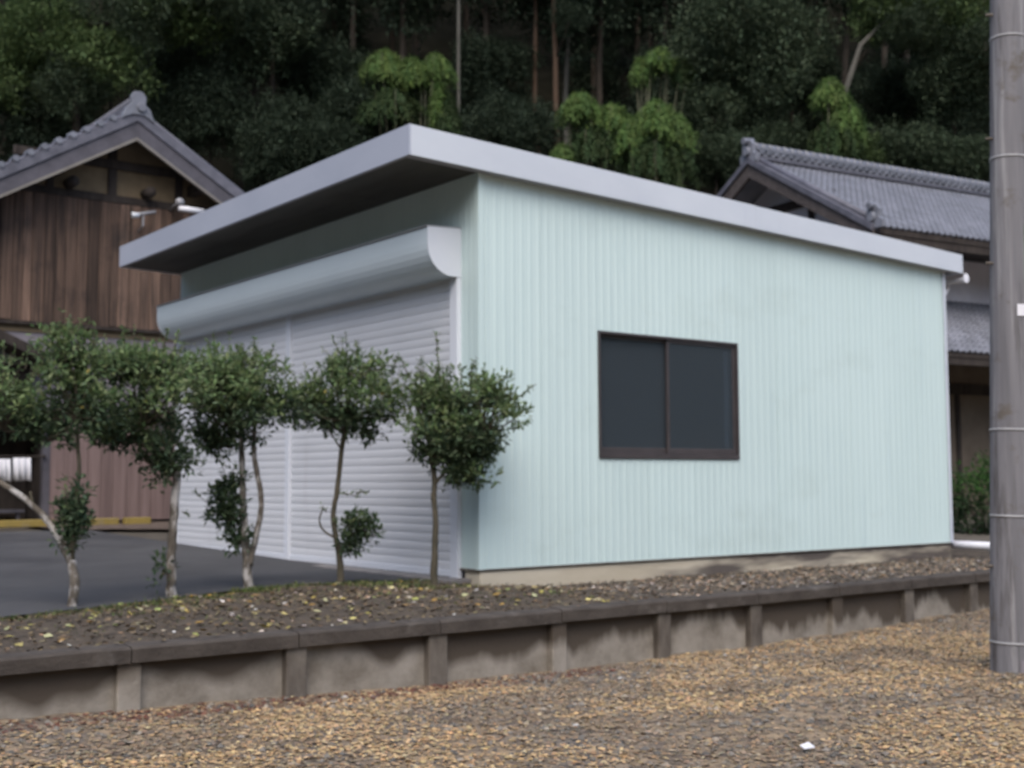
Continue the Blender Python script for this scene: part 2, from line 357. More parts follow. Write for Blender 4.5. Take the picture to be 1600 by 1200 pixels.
def grid(name, xs, ys, zf, material, kind='structure', smooth=True):
    vs = [(x, y, zf(x, y)) for y in ys for x in xs]; nx = len(xs)
    fs = [(j*nx+i, j*nx+i+1, (j+1)*nx+i+1, (j+1)*nx+i) for j in range(len(ys)-1) for i in range(nx-1)]
    mb = MB(); mb.v = vs; mb.f = fs; mb.c = [None]*len(fs)
    return mb.build(name, material, None, smooth, 0, kind)
grid('gravel_ground', axis_pts(-300, 300, 0.5, 13, 0.07, 25), axis_pts(-400, 6.97, 2.2, 6.97, 0.07, 25), gravel_z, M['gravel'])

def hill_d(x, y): return x*FH.x + y*FH.y
def plot_z(x, y): return 0.335 + 0.021*max(0.0, min(y, 24)-12)
def upper_z(x, y):
    if y < 6.985: return -0.4                    # earth face behind the retaining wall
    d = hill_d(x, y)
    h = 0.0
    if d > 38: h = (d-38)*0.8*min(1, (d-38)/6) + (fbm(x*0.12, y*0.12)-0.47)*5*min(1, (d-38)/10)
    if d > 40.5: h -= 1.2
    if x < -16: h += min(-16-x, 90)*0.52          # unseen valley side to the left, added to block low sky
    return plot_z(x, y) - (0.16 if y < 11 and -11 < x < 18.5 else 0.035) + min(h, 70)
xs = axis_pts(-150, 220, -20, 60, 2.0, 20); ys = [6.98, 6.99, 7.5, 8.5, 10] + [12+2*i for i in range(36)] + [90, 110, 150, 200, 280]
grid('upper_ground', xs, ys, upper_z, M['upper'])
# the hill gets its own forest-floor sheet just above the terrain
hv = []; 
na, nb_ = 46, 40
mb = MB()
for j in range(nb_):
    d = 39.5 + j*1.5
    for i in range(na):
        w = -60 + i*(120/(na-1)); p = FH*d + RH*w
        mb.v.append((p.x, p.y, upper_z(p.x, p.y)+(1.32 if d > 40.5 else 0.05)))
for j in range(nb_-1):
    for i in range(na-1): mb.f.append((j*na+i, j*na+i+1, (j+1)*na+i+1, (j+1)*na+i)); mb.c.append(None)
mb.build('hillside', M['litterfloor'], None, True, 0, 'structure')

# asphalt forecourt: follows the edge of the planting bed
EDGE = [(-30, 9.0), (0, 9.0), (2.53, 9.34), (3.14, 9.53), (4.08, 9.97), (5.03, 10.4), (6.12, 10.43), (6.88, 9.95)]
def edge_y(x):
    for (x0, y0), (x1, y1) in zip(EDGE, EDGE[1:]):
        if x <= x1: return y0+(y1-y0)*(x-x0)/(x1-x0)
    return 9.66
mb = MB()
axs = [-30, -15, -6, 0, 1, 2, 2.53, 3.14, 3.6, 4.08, 4.6, 5.03, 5.6, 6.12, 6.5, 6.88]
cols = []
for x in axs:
    y0 = edge_y(x)-0.05
    cols.append([(x, y, plot_z(x, y)+0.012) for y in (y0, 11, 12, 14, 17, 19, 20.5)])
for a, b2 in zip(cols, cols[1:]):
    for k in range(6): mb.add([a[k], b2[k], b2[k+1], a[k+1]], [(0, 1, 2, 3)])
mb.build('asphalt_forecourt', M['asphalt'], None, True, 0, 'structure')
mb = MB()   # concrete apron under the shutters
mb.box((6.72, 9.80, 0.30), (7.02, 17.0, 0.358))
mb.build('concrete_apron', mat('grey apron concrete', (0.16, 0.15, 0.15), (0.22, 0.21, 0.205), (5, 5, 5), 0.9, bump=0.3), None, False, 0.01, 'structure')
def dirt_z(x, y): return plot_z(x, y)+0.018+0.02*fbm(x*3, y*3)
mb = MB(); rim = []
for i in range(40):
    x = 6.4+i*(5.2/39)
    y0 = 20.1+0.5*fbm(x*1.7, 3)-0.3+max(0, 8.0-x)*0.9*0.3 - (x-6.4)*0.22
    for y in (y0, y0+0.5, 21.5, 22.4): mb.v.append((x, y, dirt_z(x, y)))
for i in range(39):
    for k in range(3): mb.f.append((i*4+k, (i+1)*4+k, (i+1)*4+k+1, i*4+k+1)); mb.c.append(None)
mb.build('dirt_strip', M['dirt'], None, True, 0, 'structure')

# planting bed and the earth strip beside the shed
def soil_z(x, y):
    t = max(0, min(1, (y-7.0)/2.2))
    z = 0.375*(1-t)+0.345*t + 0.035*math.sin(math.pi*t)
    if x > 6.6:
        z2 = 0.385*(1-t)+0.255*t
        k = min(1, (x-6.6)/0.8); z = z*(1-k)+z2*k
    z += (fbm(x*3, y*3)-0.47)*0.05*min(1, (y-6.95)*3) + (fbm(x*14, y*14, 2)-0.37)*0.022
    if x < 6.95:
        e = edge_y(x)+0.10*(fbm(x*3.1, 9)-0.47)*2
        if y > e-0.15: z -= (y-(e-0.15))*0.35
    return z
grid('planting_soil', axis_pts(-12, 20, 0.5, 14, 0.08, 3), [6.99+0.09*i for i in range(42)], soil_z, M['soil'])

# ------------------------------------------------------------------ retaining wall
wall = thing('retaining_wall', 'low concrete retaining wall with posts and stained panels edging the raised bed', 'retaining wall', (6, 6.9, 0))
posts = [-0.55+1.035*i for i in range(20)]
for i, px_ in enumerate(posts):
    zt = 0.298
    w = 0.135+rnd(-0.008, 0.012)
    tilt = rnd(-0.006, 0.006)
    mb = MB(); mb.box((px_-w/2, 6.84, -0.25), (px_+w/2, 6.94, zt+0.004)); o = mb.build('post', M['wallpost'] if i % 3 else M['wallpanel'], wall, False, 0.008)
    if i+1 < len(posts):
        nx = posts[i+1]; z0 = 0
        mb = MB(); mb.box((px_+0.045, 6.902+rnd(-.004, .004), -0.25), (nx-0.045, 6.95, 0.302)); mb.build('panel', M['wallpanel'], wall, False)
        mb = MB()
        dz = rnd(-0.004, 0.004)
        segs = 6
        vs, fs = [], []
        for k in range(segs+1):
            x = px_+0.004+(nx-px_-0.008)*k/segs
            j = (fbm(x*5, 2)-0.47)*0.012; j2 = (fbm(x*5, 8)-0.47)*0.014
            sh = 0.006*abs(x-6)/5
            vs += [(x, 6.815+j, 0.296+dz+sh), (x, 6.815+j, 0.372+dz+j2+sh), (x, 6.835+j, 0.386+dz+j2+sh), (x, 6.97, 0.390+dz+sh), (x, 6.97, 0.296+dz+sh)]
        for k in range(segs):
            for q in range(5): fs.append((k*5+q, k*5+(q+1) % 5, (k+1)*5+(q+1) % 5, (k+1)*5+q))
        fs += [(4, 3, 2, 1, 0), tuple(segs*5+q for q in range(5))]
        mb.add(vs, fs); mb.build('coping', M['coping'], wall, False)

# ------------------------------------------------------------------ the mint green shed
XF, YS, XR, YL = 7.007, 9.659, 14.77, 17.0       # front, near side, rear, far side
shed = thing('storage_shed', 'mint green corrugated metal storage shed with a flat overhanging roof and grey shutters', 'shed', (10.9, 13.3, 0.33))
def roof_b(x): return 4.317-(x-6.10)*0.0254     # underside of fascia
def roof_t(x): return 4.608-(x-6.10)*0.0290
def cladding(p0, p1, z0, zt0, zt1, nrm, pitch=0.107, depth=0.0033, name='cladding_sheet', lift=0.0):
    """One ribbed sheet from p0 to p1 (xy), bottom z0, top zt0..zt1, outward normal nrm."""
    p0, p1, nrm = Vector(p0), Vector(p1), Vector(nrm); L = (p1-p0).length; n = max(1, round(L/pitch)); pt = L/n
    prof = []
    for i in range(n):
        for fr, dp in ((0, 0), (0.5, 0), (0.62, depth), (0.86, depth)): prof.append(((i+fr)*pt, dp))
    prof.append((L, 0))
    vs, fs = [], []
    for s, dp in prof:
        q = p0+(p1-p0)*(s/L)+nrm*(dp+0.012+lift)
        zt = zt0+(zt1-zt0)*s/L
        vs += [(q.x, q.y, z0), (q.x, q.y, zt)]
    for i in range(len(prof)-1): fs.append((2*i, 2*i+2, 2*i+3, 2*i+1))
    k = len(vs)
    q0 = p0-nrm*0.0; q1 = p1-nrm*0.0
    vs += [(q0.x, q0.y, z0), (q0.x, q0.y, zt0), (q1.x, q1.y, z0), (q1.x, q1.y, zt1)]
    fs += [(k, k+1, k+3, k+2), (k, 0, 1, k+1), (k+2, k+3, k-1, k-2)]
    return MB().add(vs, fs).build(name, M['mint'], shed)
ZB = 0.452
WX0, WX1, WZ0, WZ1 = 8.522, 10.645, 1.526, 2.857
def wt(x): return roof_b(x)+0.02
def sheet(x0, x1, zb=ZB, ztop=None, lift=0.0):
    cladding((x0, YS, 0), (x1, YS, 0), zb, ztop if ztop else wt(x0), ztop if ztop else wt(x1), (0, -1, 0), lift=lift)
sheet(XF, 7.764); sheet(7.766, WX0-0.002, lift=0.002)
for k in range(3):
    a = WX0+(WX1-WX0)/3*k; c = WX0+(WX1-WX0)/3*(k+1)
    sheet(a, c-0.002, WZ1+0.004, None, 0.001*k); sheet(a, c-0.002, ZB, WZ0-0.004, 0.001*k)
n = 6
for k in range(n):
    a = WX1+(XR-WX1)/n*k; c = WX1+(XR-WX1)/n*(k+1)
    sheet(a+0.001, c-0.001, lift=0.003*(k % 2))
# front wall (in the shade of the eave): corner return, strip over the shutters, left return
cladding((XF, YS+0.29, 0), (XF, YS, 0), ZB, wt(XF), wt(XF), (-1, 0, 0), 0.097)
yy = YS+0.29
for k in range(10):
    y1 = YS+0.292+(YL-YS-0.292)*(k+1)/10
    cladding((XF, y1, 0), (XF, yy+0.001, 0), 3.36, wt(XF), wt(XF), (-1, 0, 0)); yy = y1
# rear and far side walls, inner lining
mb = MB(); mb.box((XR-0.03, YS, ZB), (XR, YL, wt(XR))); mb.build('rear_wall', M['mint'], shed)
mb = MB(); mb.box((XF, YL-0.03, ZB), (XR-0.03, YL, roof_b(XR))); mb.build('side_wall', M['mint'], shed)
mb = MB(); mb.box((XF+0.1, YS+0.14, 0.35), (XR-0.06, YL-0.06, 0.40)); mb.build('floor', M['inside'], shed)
# wall framing behind the near side, leaving the window opening
mb = MB()
mb.box((XF+0.02, YS+0.004, ZB), (WX0, YS+0.10, 4.05)); mb.box((WX1, YS+0.004, ZB), (XR-0.03, YS+0.10, 4.05))
mb.box((WX0, YS+0.004, ZB), (WX1, YS+0.10, WZ0)); mb.box((WX0, YS+0.004, WZ1), (WX1, YS+0.10, 4.05))
mb.build('inner_lining', M['inside'], shed)
# corner trims
mb = MB(); mb.box((XF-0.028, YS-0.030, ZB-0.002), (XF+0.035, YS-0.0265, wt(XF)-0.002)); mb.box((XF-0.0315, YS-0.030, ZB-0.002), (XF-0.028, YS+0.035, wt(XF)-0.002)); mb.build('corner_trim', M['mint'], shed)
mb = MB(); mb.box((XR-0.04, YS-0.036, ZB-0.002), (XR+0.02, YS-0.031, wt(XR)-0.004)); mb.box((XR+0.02, YS-0.036, ZB-0.002), (XR+0.024, YS+0.05, wt(XR)-0.004)); mb.build('corner_trim', M['fascia'], shed)
# base
mb = MB(); mb.box((XF-0.03, YS-0.034, ZB-0.012), (XR+0.02, YS+0.0, ZB-0.001)); mb.box((XF-0.03, YS+0.0, ZB-0.022), (XF, YS+0.29, ZB-0.001)); mb.build('base_flashing', M['wallpost'], shed)
mb = MB(); mb.box((XF-0.005, YS-0.012, 0.1), (XR+0.01, YS+0.14, ZB-0.0225)); mb.box((XF-0.005, YS+0.14, 0.1), (XF+0.14, YS+0.24, ZB-0.0225)); mb.box((XR-0.13, YS+0.14, 0.1), (XR+0.01, YL, ZB-0.0225)); mb.build('foundation', M['concrete'], shed, False, 0.008)
mb = MB(); mb.box((XF-0.012, YS+0.242, 0.30), (XF+0.1, YS+0.285, ZB-0.0225)); mb.build('post_foot', M['black'], shed)
# roof
x0, x1, y0, y1 = 6.10, 15.05, 9.509, 17.04
roof = MB()
roof.add([(x0+.02, y0+.02, roof_t(x0)-0.05), (x1-.02, y0+.02, roof_t(x1)-0.05), (x1-.02, y1-.02, roof_t(x1)-0.05), (x0+.02, y1-.02, roof_t(x0)-0.05),
          (x0+.02, y0+.02, roof_t(x0)-0.015), (x1-.02, y0+.02, roof_t(x1)-0.015), (x1-.02, y1-.02, roof_t(x1)-0.015), (x0+.02, y1-.02, roof_t(x0)-0.015)],
         [(0,3,2,1),(4,5,6,7),(0,1,5,4),(1,2,6,5),(2,3,7,6),(3,0,4,7)])
roof = roof.build('roof', M['roofmetal'], shed)
def slab(xa, xb, ya, yb, zb, zt):
    return MB().add([(xa,ya,zb(xa)),(xb,ya,zb(xb)),(xb,yb,zb(xb)),(xa,yb,zb(xa)),(xa,ya,zt(xa)),(xb,ya,zt(xb)),(xb,yb,zt(xb)),(xa,yb,zt(xa))],
                    [(0,3,2,1),(4,5,6,7),(0,1,5,4),(1,2,6,5),(2,3,7,6),(3,0,4,7)])
XS = 10.86   # seam in the side fascia
slab(x0+0.018, XS-0.001, y0, y0+0.018, roof_b, roof_t).build('fascia', M['fascia'], roof, False, 0.003)
slab(XS+0.001, x1, y0+0.0015, y0+0.018, roof_b, lambda x: roof_t(x)-0.004).build('fascia', M['fascia'], roof, False, 0.003)
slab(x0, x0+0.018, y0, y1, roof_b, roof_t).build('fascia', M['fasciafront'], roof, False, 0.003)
slab(x1-0.018, x1, y0+0.018, y1-0.018, roof_b, roof_t).build('fascia', M['fascia'], roof)
slab(x0+0.018, x1, y1-0.018, y1, roof_b, roof_t).build('fascia', M['fascia'], roof)
g = mat('grey eave trim', (0.30, 0.30, 0.32), (0.34, 0.34, 0.36), (3, 3, 3), 0.6)
slab(x0+0.0185, x1-0.0185, y0+0.0185, y0+0.118, lambda x: roof_b(x)+0.001, lambda x: roof_b(x)+0.010).build('eave_trim', g, roof)
slab(x0+0.0185, x0+0.045, y0+0.1185, y1-0.0185, lambda x: roof_b(x)+0.001, lambda x: roof_b(x)+0.010).build('eave_trim', g, roof)
for k in range(9):     # boarded soffit under the front overhang
    ya = y0+0.119+(y1-0.0185-y0-0.119)*k/9; yb = y0+0.119+(y1-0.0185-y0-0.119)*(k+1)/9-0.006
    slab(x0+0.046, XF-0.03, ya, yb, lambda x: roof_b(x)+0.012+0.001*(k % 2), lambda x: roof_b(x)+0.022).build('soffit_board', M['soffit'], roof)
slab(XF+0.0, x1-0.02, YS-0.01, y1-0.02, lambda x: roof_b(x)+0.022, lambda x: roof_b(x)+0.03).build('ceiling_board', M['soffit'], roof)
# rear gutter and downpipe
mb = MB()
arc = [(math.cos(a)*0.065, math.sin(a)*0.065) for a in [math.pi+math.pi*i/8 for i in range(9)]]
pr = [(15.105+c, 9.50, 4.03+s) for c, s in arc]+[(15.105+c*0.9, 9.50, 4.03+s*0.9) for c, s in arc[::-1]]
mb.prism(pr, (0, 7.5, 0)); mb.tube([(15.105, 9.499, 4.03), (15.105, 9.506, 4.03)], 0.066, 14)
mb.build('gutter', M['whitepvc'], roof, False)
mb = MB(); mb.tube([(15.10, 9.80, 3.99), (15.10, 9.80, 3.92), (15.05, 9.80, 3.86), (14.90, 9.78, 3.80), (14.85, 9.78, 3.74), (14.85, 9.78, 0.55), (14.85, 9.76, 0.46), (14.85, 9.66, 0.425)], 0.038, 10); mb.build('downpipe', M['whitepvc'], shed, True)
mb = MB(); mb.tube([(14.85, 9.72, 0.42), (14.88, 9.3, 0.415), (14.93, 8.3, 0.405), (14.95, 7.7, 0.40)], 0.055, 12)
tag(mb.build('drain_pipe', M['whitepvc'], None, True), 'white plastic drain pipe lying on the ground behind the rear corner of the shed', 'pipe')

# window
win = MB(); YO = YS-0.035
for a, c in (((WX0, YO, WZ0), (WX1, YS+0.06, WZ0+0.055)), ((WX0, YO, WZ1-0.028), (WX1, YS+0.06, WZ1)), ((WX0, YO, WZ0+0.055), (WX0+0.022, YS+0.06, WZ1-0.028)), ((WX1-0.03, YO, WZ0+0.055), (WX1, YS+0.06, WZ1-0.028))): win.box(a, c)
win = win.build('window', M['bronze'], shed, False, 0.003)
xm = 9.545
def sash(xa, xb, y, st=0.038):
    z0_, z1_ = WZ0+0.057, WZ1-0.030
    s = MB()
    s.box((xa, y, z0_), (xb, y+0.025, z0_+0.06)); s.box((xa, y, z1_-0.032), (xb, y+0.025, z1_)); s.box((xa, y, z0_+0.06), (xa+st, y+0.025, z1_-0.032)); s.box((xb-st, y, z0_+0.06), (xb, y+0.025, z1_-0.032))
    s.build('sash', M['bronze'], win, False, 0.003)
    g = MB(); g.box((xa+st-0.003, y+0.009, z0_+0.057), (xb-st+0.003, y+0.014, z1_-0.029)); g.build('pane', M['glass'], win)
sash(WX0+0.024, xm+0.035, YS+0.022); sash(xm-0.02, WX1-0.037, YS-0.012)
mb = MB(); mb.box((xm-0.012, YS-0.016, 2.1), (xm+0.012, YS-0.0125, 2.22)); mb.build('latch', M['bronze'], win)
mb = MB(); mb.box((WX1-0.16, YS+0.05, WZ0+0.13), (WX1-0.09, YS+0.055, WZ1-0.09)); mb.build('jamb_strip', mat('pale inner jamb', (0.62, 0.66, 0.70), None, rough=0.7), win)

# roller shutters: two doors of slats between three guides
SX = XF-0.03
def slat_mesh(w):
    prof = [(0, 0), (-0.002, 0.010), (-0.004, 0.028), (-0.0048, 0.046), (-0.004, 0.064), (-0.002, 0.078), (0.005, 0.081), (0.002, 0.0860), (0.010, 0.0860), (0.010, 0)]
    n = len(prof); vs = [(x, y, z) for y in (0, w) for x, z in prof]
    fs = [tuple(range(n)), tuple(range(2*n-1, n-1, -1))]+[(i, i+n, (i+1) % n+n, (i+1) % n) for i in range(n)]
    me = bpy.data.meshes.new('slat'); me.from_pydata(vs, [], fs); me.materials.append(M['shutter']); me.update()
    bm = bmesh.new(); bm.from_mesh(me); bmesh.ops.recalc_face_normals(bm, faces=bm.faces); bm.to_mesh(me); bm.free()
    return me
doors = [(10.085, 13.49, 'right'), (13.61, 16.93, 'left')]
for (ya, yb, nm) in doors:
    sh = MB(); sh.box((SX-0.022, ya+0.003, 0.362), (SX+0.012, yb-0.003, 0.425)); sh = sh.build('shutter', M['guide'], shed, False, 0.004)
    me = slat_mesh(yb-ya-0.006)
    for k in range(34):
        o = obj('slat', me, sh); o.location = (SX+rnd(-.0015, .0015), ya+0.003, 0.427+k*0.0866)
for (ya, yb) in ((9.951, 10.083), (13.492, 13.608), (16.932, 16.998)):
    mb = MB(); mb.box((SX-0.03, ya, 0.345), (SX+0.03, yb, 3.36)); mb.build('shutter_guide', M['guide'], shed, False, 0.005)
# curved hood over the shutters
def hood_profile(zb=3.315, zt=3.775, xo=6.60):
    pr = [(XF-0.01, zt+0.02), (xo, zt)]
    rx, rz = XF-0.12-xo, 0.30
    pr.append((xo, zb+rz))
    for i in range(1, 9):
        a = math.pi+math.pi/2*i/8
        pr.append((xo+rx+rx*math.cos(a), zb+rz+rz*math.sin(a)))
    pr.append((XF-0.01, zb))
    return pr
hp = hood_profile()
mb = MB(); mb.prism([(x, 9.957, z) for x, z in hp], (0, 16.86-9.957, 0)); hood = mb.build('shutter_hood', M['hood'], shed, False)
bmx = hood.data
mb = MB(); mb.prism([(x, 9.945, z) for x, z in hood_profile(3.309, 3.781, 6.594)], (0, 0.011, 0)); mb.build('end_cap', M['hoodcap'], hood)
mb = MB(); mb.prism([(x, 16.861, z) for x, z in hood_profile(3.309, 3.781, 6.594)], (0, 0.011, 0)); mb.build('end_cap', M['hoodcap'], hood)
mb = MB(); mb.obox((6.80, (9.95+16.87)/2, 3.795), (0.22, 0, 0.0115), (0, 3.47, 0), (0, 0, 0.004)); mb.build('drip_edge', g, hood)

# ------------------------------------------------------------------ left house (timber gable end)
YH = 22.0; YV = 21.35
h1 = thing('timber_house', 'old Japanese house at left with a tiled gable over brown cedar boards', 'house', (8.1, 26, 0.5))
AP = on(215, 172, 1, YV); SL = 0.60
HX = AP.x
def vz(x): return AP.z-abs(x-HX)*SL          # line of the roof edge
LX, RX = HX-3.9, HX+3.7
for sgn, xe in ((-1, LX), (1, RX)):
    L = abs(xe-HX)
    def pt(s, off, y): x = HX+sgn*s; return (x, y, AP.z-s*SL+off)
    mb = MB(); mb.prism([pt(0, -0.02, YV+0.03), pt(L, -0.02, YV+0.03), pt(L, -0.20, YV+0.03), pt(0, -0.20, YV+0.03)], (0, 12, 0)); rf = mb.build('roof', M['timber'], h1)
    mb = MB(); mb.prism([pt(0.0, -0.205, YV), pt(L, -0.205, YV), pt(L, -0.46, YV), pt(0.0, -0.50, YV)], (0, 0.05, 0)); mb.build('bargeboard', M['barge'], rf)
    mb = MB(); mb.prism([pt(0.0, -0.50, YV-0.012), pt(L, -0.465, YV-0.012), pt(L, -0.51, YV-0.012), pt(0.0, -0.555, YV-0.012)], (0, 0.07, 0)); mb.build('bargeboard_lip', M['bargelip'], rf)
    mb = MB(); mb.prism([pt(0.0, 0.0, YV-0.03), pt(L, 0.0, YV-0.03), pt(L, -0.20, YV-0.03), pt(0.0, -0.20, YV-0.03)], (0, 0.059, 0)); mb.build('verge_skirt', M['tiledark'], rf)
    # roof covering of wavy tile rows
    mb = MB(); nr = int(L/0.24); vs = []; ny = 44
    for r in range(nr):
        for sa, zo in ((r*0.24, 0.055), ((r+1)*0.24+0.02, 0.075)):
            for k in range(ny*4+1):
                y = YV+0.03+k*12/(ny*4); w = 0.035*math.sin(k*math.pi/2)
                vs.append(pt(min(sa, L), zo+w-0.05, y))
    W = ny*4+1; fs = []
    for r in range(nr):
        for k in range(W-1): a = (2*r)*W+k; fs.append((a, a+1, a+1+W, a+W))
    mb.add(vs, fs); mb.build('tile_rows', M['tiledark'], rf, True, 0, 'stuff')
    # round cover tiles down the verge
    ct = MB(); ct.tube([(0, -0.05, 0), (0, 0.16, 0)], 0.058, 10); ct = ct
    if sgn > 0: MB().tube([pt(0.05, 0.0, YV+0.05), pt(L, 0.0, YV+0.05)], 0.06, 8).build('verge_roll', M['tiledark'], rf, True)
    for k in range(int(L/0.235) if sgn < 0 else 0):
        p = Vector(pt(0.2+k*0.235, 0.035 if sgn < 0 else -0.035, YV))
        if k == 0 : 
            o = ct.build('verge_tile', M['tile'], rf, False); me0 = o.data
        else: o = obj('verge_tile', me0, rf)
        o.location = p; o.rotation_euler = (0, 0, rnd(-.05, .05))
    # purlin ends and rafters under the verge
    for s_ in (1.3, 2.7):
        mb = MB(); x = HX+sgn*s_; z = vz(x)-0.42; mb.box((x-0.08, YV+0.1, z-0.09), (x+0.08, YH, z+0.09)); mb.build('purlin', M['timber'], rf)
# ridge with end ornament
mb = MB(); mb.box((HX-0.13, YV+0.02, AP.z-0.02), (HX+0.13, YV+12, AP.z+0.14)); rg = mb.build('ridge', M['tiledark'], h1, False, 0.01)
mb = MB(); mb.tube([(HX, YV-0.02, AP.z+0.18), (HX, YV+12, AP.z+0.18)], 0.11, 10); mb.build('ridge_cap', M['tiledark'], rg, True)
mb = MB()
prof = [(-0.30, -0.20), (-0.22, 0.02), (-0.13, 0.10), (-0.14, 0.24), (-0.07, 0.33), (0.07, 0.33), (0.14, 0.24), (0.13, 0.10), (0.22, 0.02), (0.30, -0.20), (0.1, -0.10), (-0.1, -0.10)]
mb.prism([(HX+a, YV-0.06, AP.z+c) for a, c in prof], (0, 0.1, 0)); mb.tube([(HX+0.05, YV-0.1, AP.z+0.04), (HX+0.05, YV-0.055, AP.z+0.04)], 0.085, 12); mb.build('ridge_ornament', M['tile'], rg, False, 0.01)
# gable wall of clay with timbers
zb = 6.45
gx0, gx1 = LX+0.55, RX-0.5
mb = MB(); mb.prism([(gx0, YH, 3.9), (gx1, YH, 3.9), (gx1, YH, vz(gx1)-0.22), (HX, YH, AP.z-0.25), (gx0, YH, vz(gx0)-0.22)], (0, 0.15, 0)); mb.build('gable_wall', M['clay'], h1)
def beam(a, c, y=YH-0.06, name='beam', m_='timber'):
    MB().box((a[0], y, a[1]), (c[0], YH-0.001, c[1])).build(name, M[m_], h1, False, 0.006)
beam((gx0, 6.36), (gx1, 6.50)); beam((HX-1.95, 6.98), (HX+1.8, 7.14), YH-0.08)
beam((HX-0.29, 6.5), (HX-0.13, 6.98), YH-0.05, 'stud'); beam((HX-0.29, 7.14), (HX-0.13, 7.62), YH-0.05, 'stud'); beam((HX-1.38, 6.5), (HX-1.25, 6.98), YH-0.05, 'stud'); beam((HX+0.98, 6.5), (HX+1.12, 6.98), YH-0.05, 'stud')
for xx in (HX-0.98, HX+0.42):
    mb = MB(); mb.tube([(xx, YH-0.28, 6.60), (xx, YH-0.002, 6.60)], 0.10, 12); mb.build('log_end', M['timber'], h1, True)
# cedar boards
xb = gx0-0.2
while xb < gx1:
    w = rnd(0.14, 0.21); off = rnd(0, 0.018)
    mb = MB(); mb.box((xb+0.004, YH-0.04-off, 4.08+rnd(-.01, .02)), (xb+w-0.004, YH-0.002, 6.357)); mb.build('board', M['board'], h1, False, 0.004)
    xb += w
# battens over some joints
mb = MB(); mb.box((gx0-0.2, YH-0.09, 4.02), (gx1, YH-0.002, 4.08)); mb.build('drip_board', M['timber'], h1)
# plaster band, planks, dark opening
mb = MB(); mb.box((gx0, YH+0.02, 2.55), (gx1, YH+0.17, 4.018)); mb.build('plaster_band', M['mortar'], h1)
px0 = on(78, 700, 1, YH).x; px1 = gx1
xb = px0; 
while xb < px1:
    w = min(rnd(0.17, 0.26), px1-xb+0.01); off = rnd(0, 0.012)
    mb = MB(); mb.box((xb+0.003, YH-off, 0.62), (xb+w-0.003, YH+0.05, 2.56)); mb.build('plank', M['plank'], h1, False, 0.003)
    xb += w
mb = MB(); mb.box((px0-0.12, YH-0.03, 0.5), (px0, YH+0.12, 2.55)); mb.build('door_post', M['barge'], h1)
mb = MB(); mb.box((gx0, YH+0.9, 0.48), (px0-0.12, YH+1.0, 2.55)); mb.box((gx0, YH+0.17, 2.3), (px0, YH+0.9, 2.36)); mb.box((px0-0.1, YH+0.12, 0.48), (px0-0.02, YH+1.0, 2.3)); mb.build('recess', M['timber'], h1)
mb = MB(); mb.box((gx0, YH+0.02, 2.2), (px0-0.12, YH+0.12, 2.55)); mb.build('lintel', M['timber'], h1)
mb = MB(); mb.box((gx0, YV+0.9, 0.5), (gx0+0.15, YV+11, 6.5)); mb.box((gx1-0.15, YV+0.9, 0.5), (gx1, YV+11, 6.5)); mb.build('side_wall', M['mortar'], h1)
# sloping porch roof at the left, its lower end showing against the plaster
d0 = on(-60, 494, 1, 21.6); d1 = on(74, 559, 1, 21.6)
mb = MB(); mb.prism([(d0.x, 21.2, d0.z), (d1.x, 21.2, d1.z), (d1.x, 21.2, d1.z-0.17), (d0.x, 21.2, d0.z-0.17)], (0, 0.79, 0)); mb.build('porch_roof', M['timber'], h1)
mb = MB(); mb.box((d0.x+0.1, 21.9, 2.5), (d1.x-0.15, 21.995, d1.z-0.12)); mb.build('porch_shade_board', M['timber'], h1)  # dark sheet standing in for the shade under the porch roof
# bench in the recess
mb = MB(); mb.box((gx0, YH+0.35, 0.78), (px0-0.3, YH+0.8, 0.83)); mb.box((gx0, YH+0.4, 0.5), (gx0+0.06, YH+0.46, 0.78)); mb.box((px0-0.42, YH+0.4, 0.5), (px0-0.36, YH+0.46, 0.78)); mb.build('bench', M['barge'], h1)

# hung cloths in the opening
def hung(xa, xb, zt, zb, y, lab):
    n = 14; vs = []; 
    for k in range(n+1):
        x = xa+(xb-xa)*k/n; dy = 0.025*math.sin(k*1.3)+0.01*math.sin(k*2.9)
        vs += [(x, y+dy*0.4, zt), (x+0.01, y+dy, (zt+zb)/2), (x+0.015*math.sin(k), y+dy*1.6, zb+0.015*math.sin(k*1.7))]
    fs = [(3*k+q, 3*k+3+q, 3*k+4+q, 3*k+1+q) for k in range(n) for q in (0, 1)]
    o = MB().add(vs, fs).build('hanging_cloth', M['cloth'], None, True)
    sm = o.modifiers.new('thick', 'SOLIDIFY'); sm.thickness = 0.006
    tag(o, lab, 'cloth', 'white cloths in the dark opening')
c0 = on(-6, 717, 1, YH-0.1); c1 = on(15, 752, 1, YH-0.1); hung(c0.x, c1.x, c0.z, c1.z, YH-0.1, 'narrow white cloth hanging beside the wider one in the dark house opening')
c0 = on(20, 715, 1, YH-0.1); c1 = on(47, 751, 1, YH-0.1); hung(c0.x, c1.x, c0.z, c1.z, YH-0.1, 'wider white cloth hanging in the dark opening next to pink planks')
rod = MB(); ra = on(-30, 713, 1, YH-0.1); rb = on(70, 713, 1, YH-0.1); rod.tube([(ra.x, YH-0.1, ra.z), (rb.x, YH-0.1, rb.z)], 0.015, 6); rod.box((rb.x-0.02, YH-0.1, rb.z-0.02), (rb.x+0.02, YH-0.02, rb.z+0.02)); rod.build('cloth_rod', M['timber'], h1)

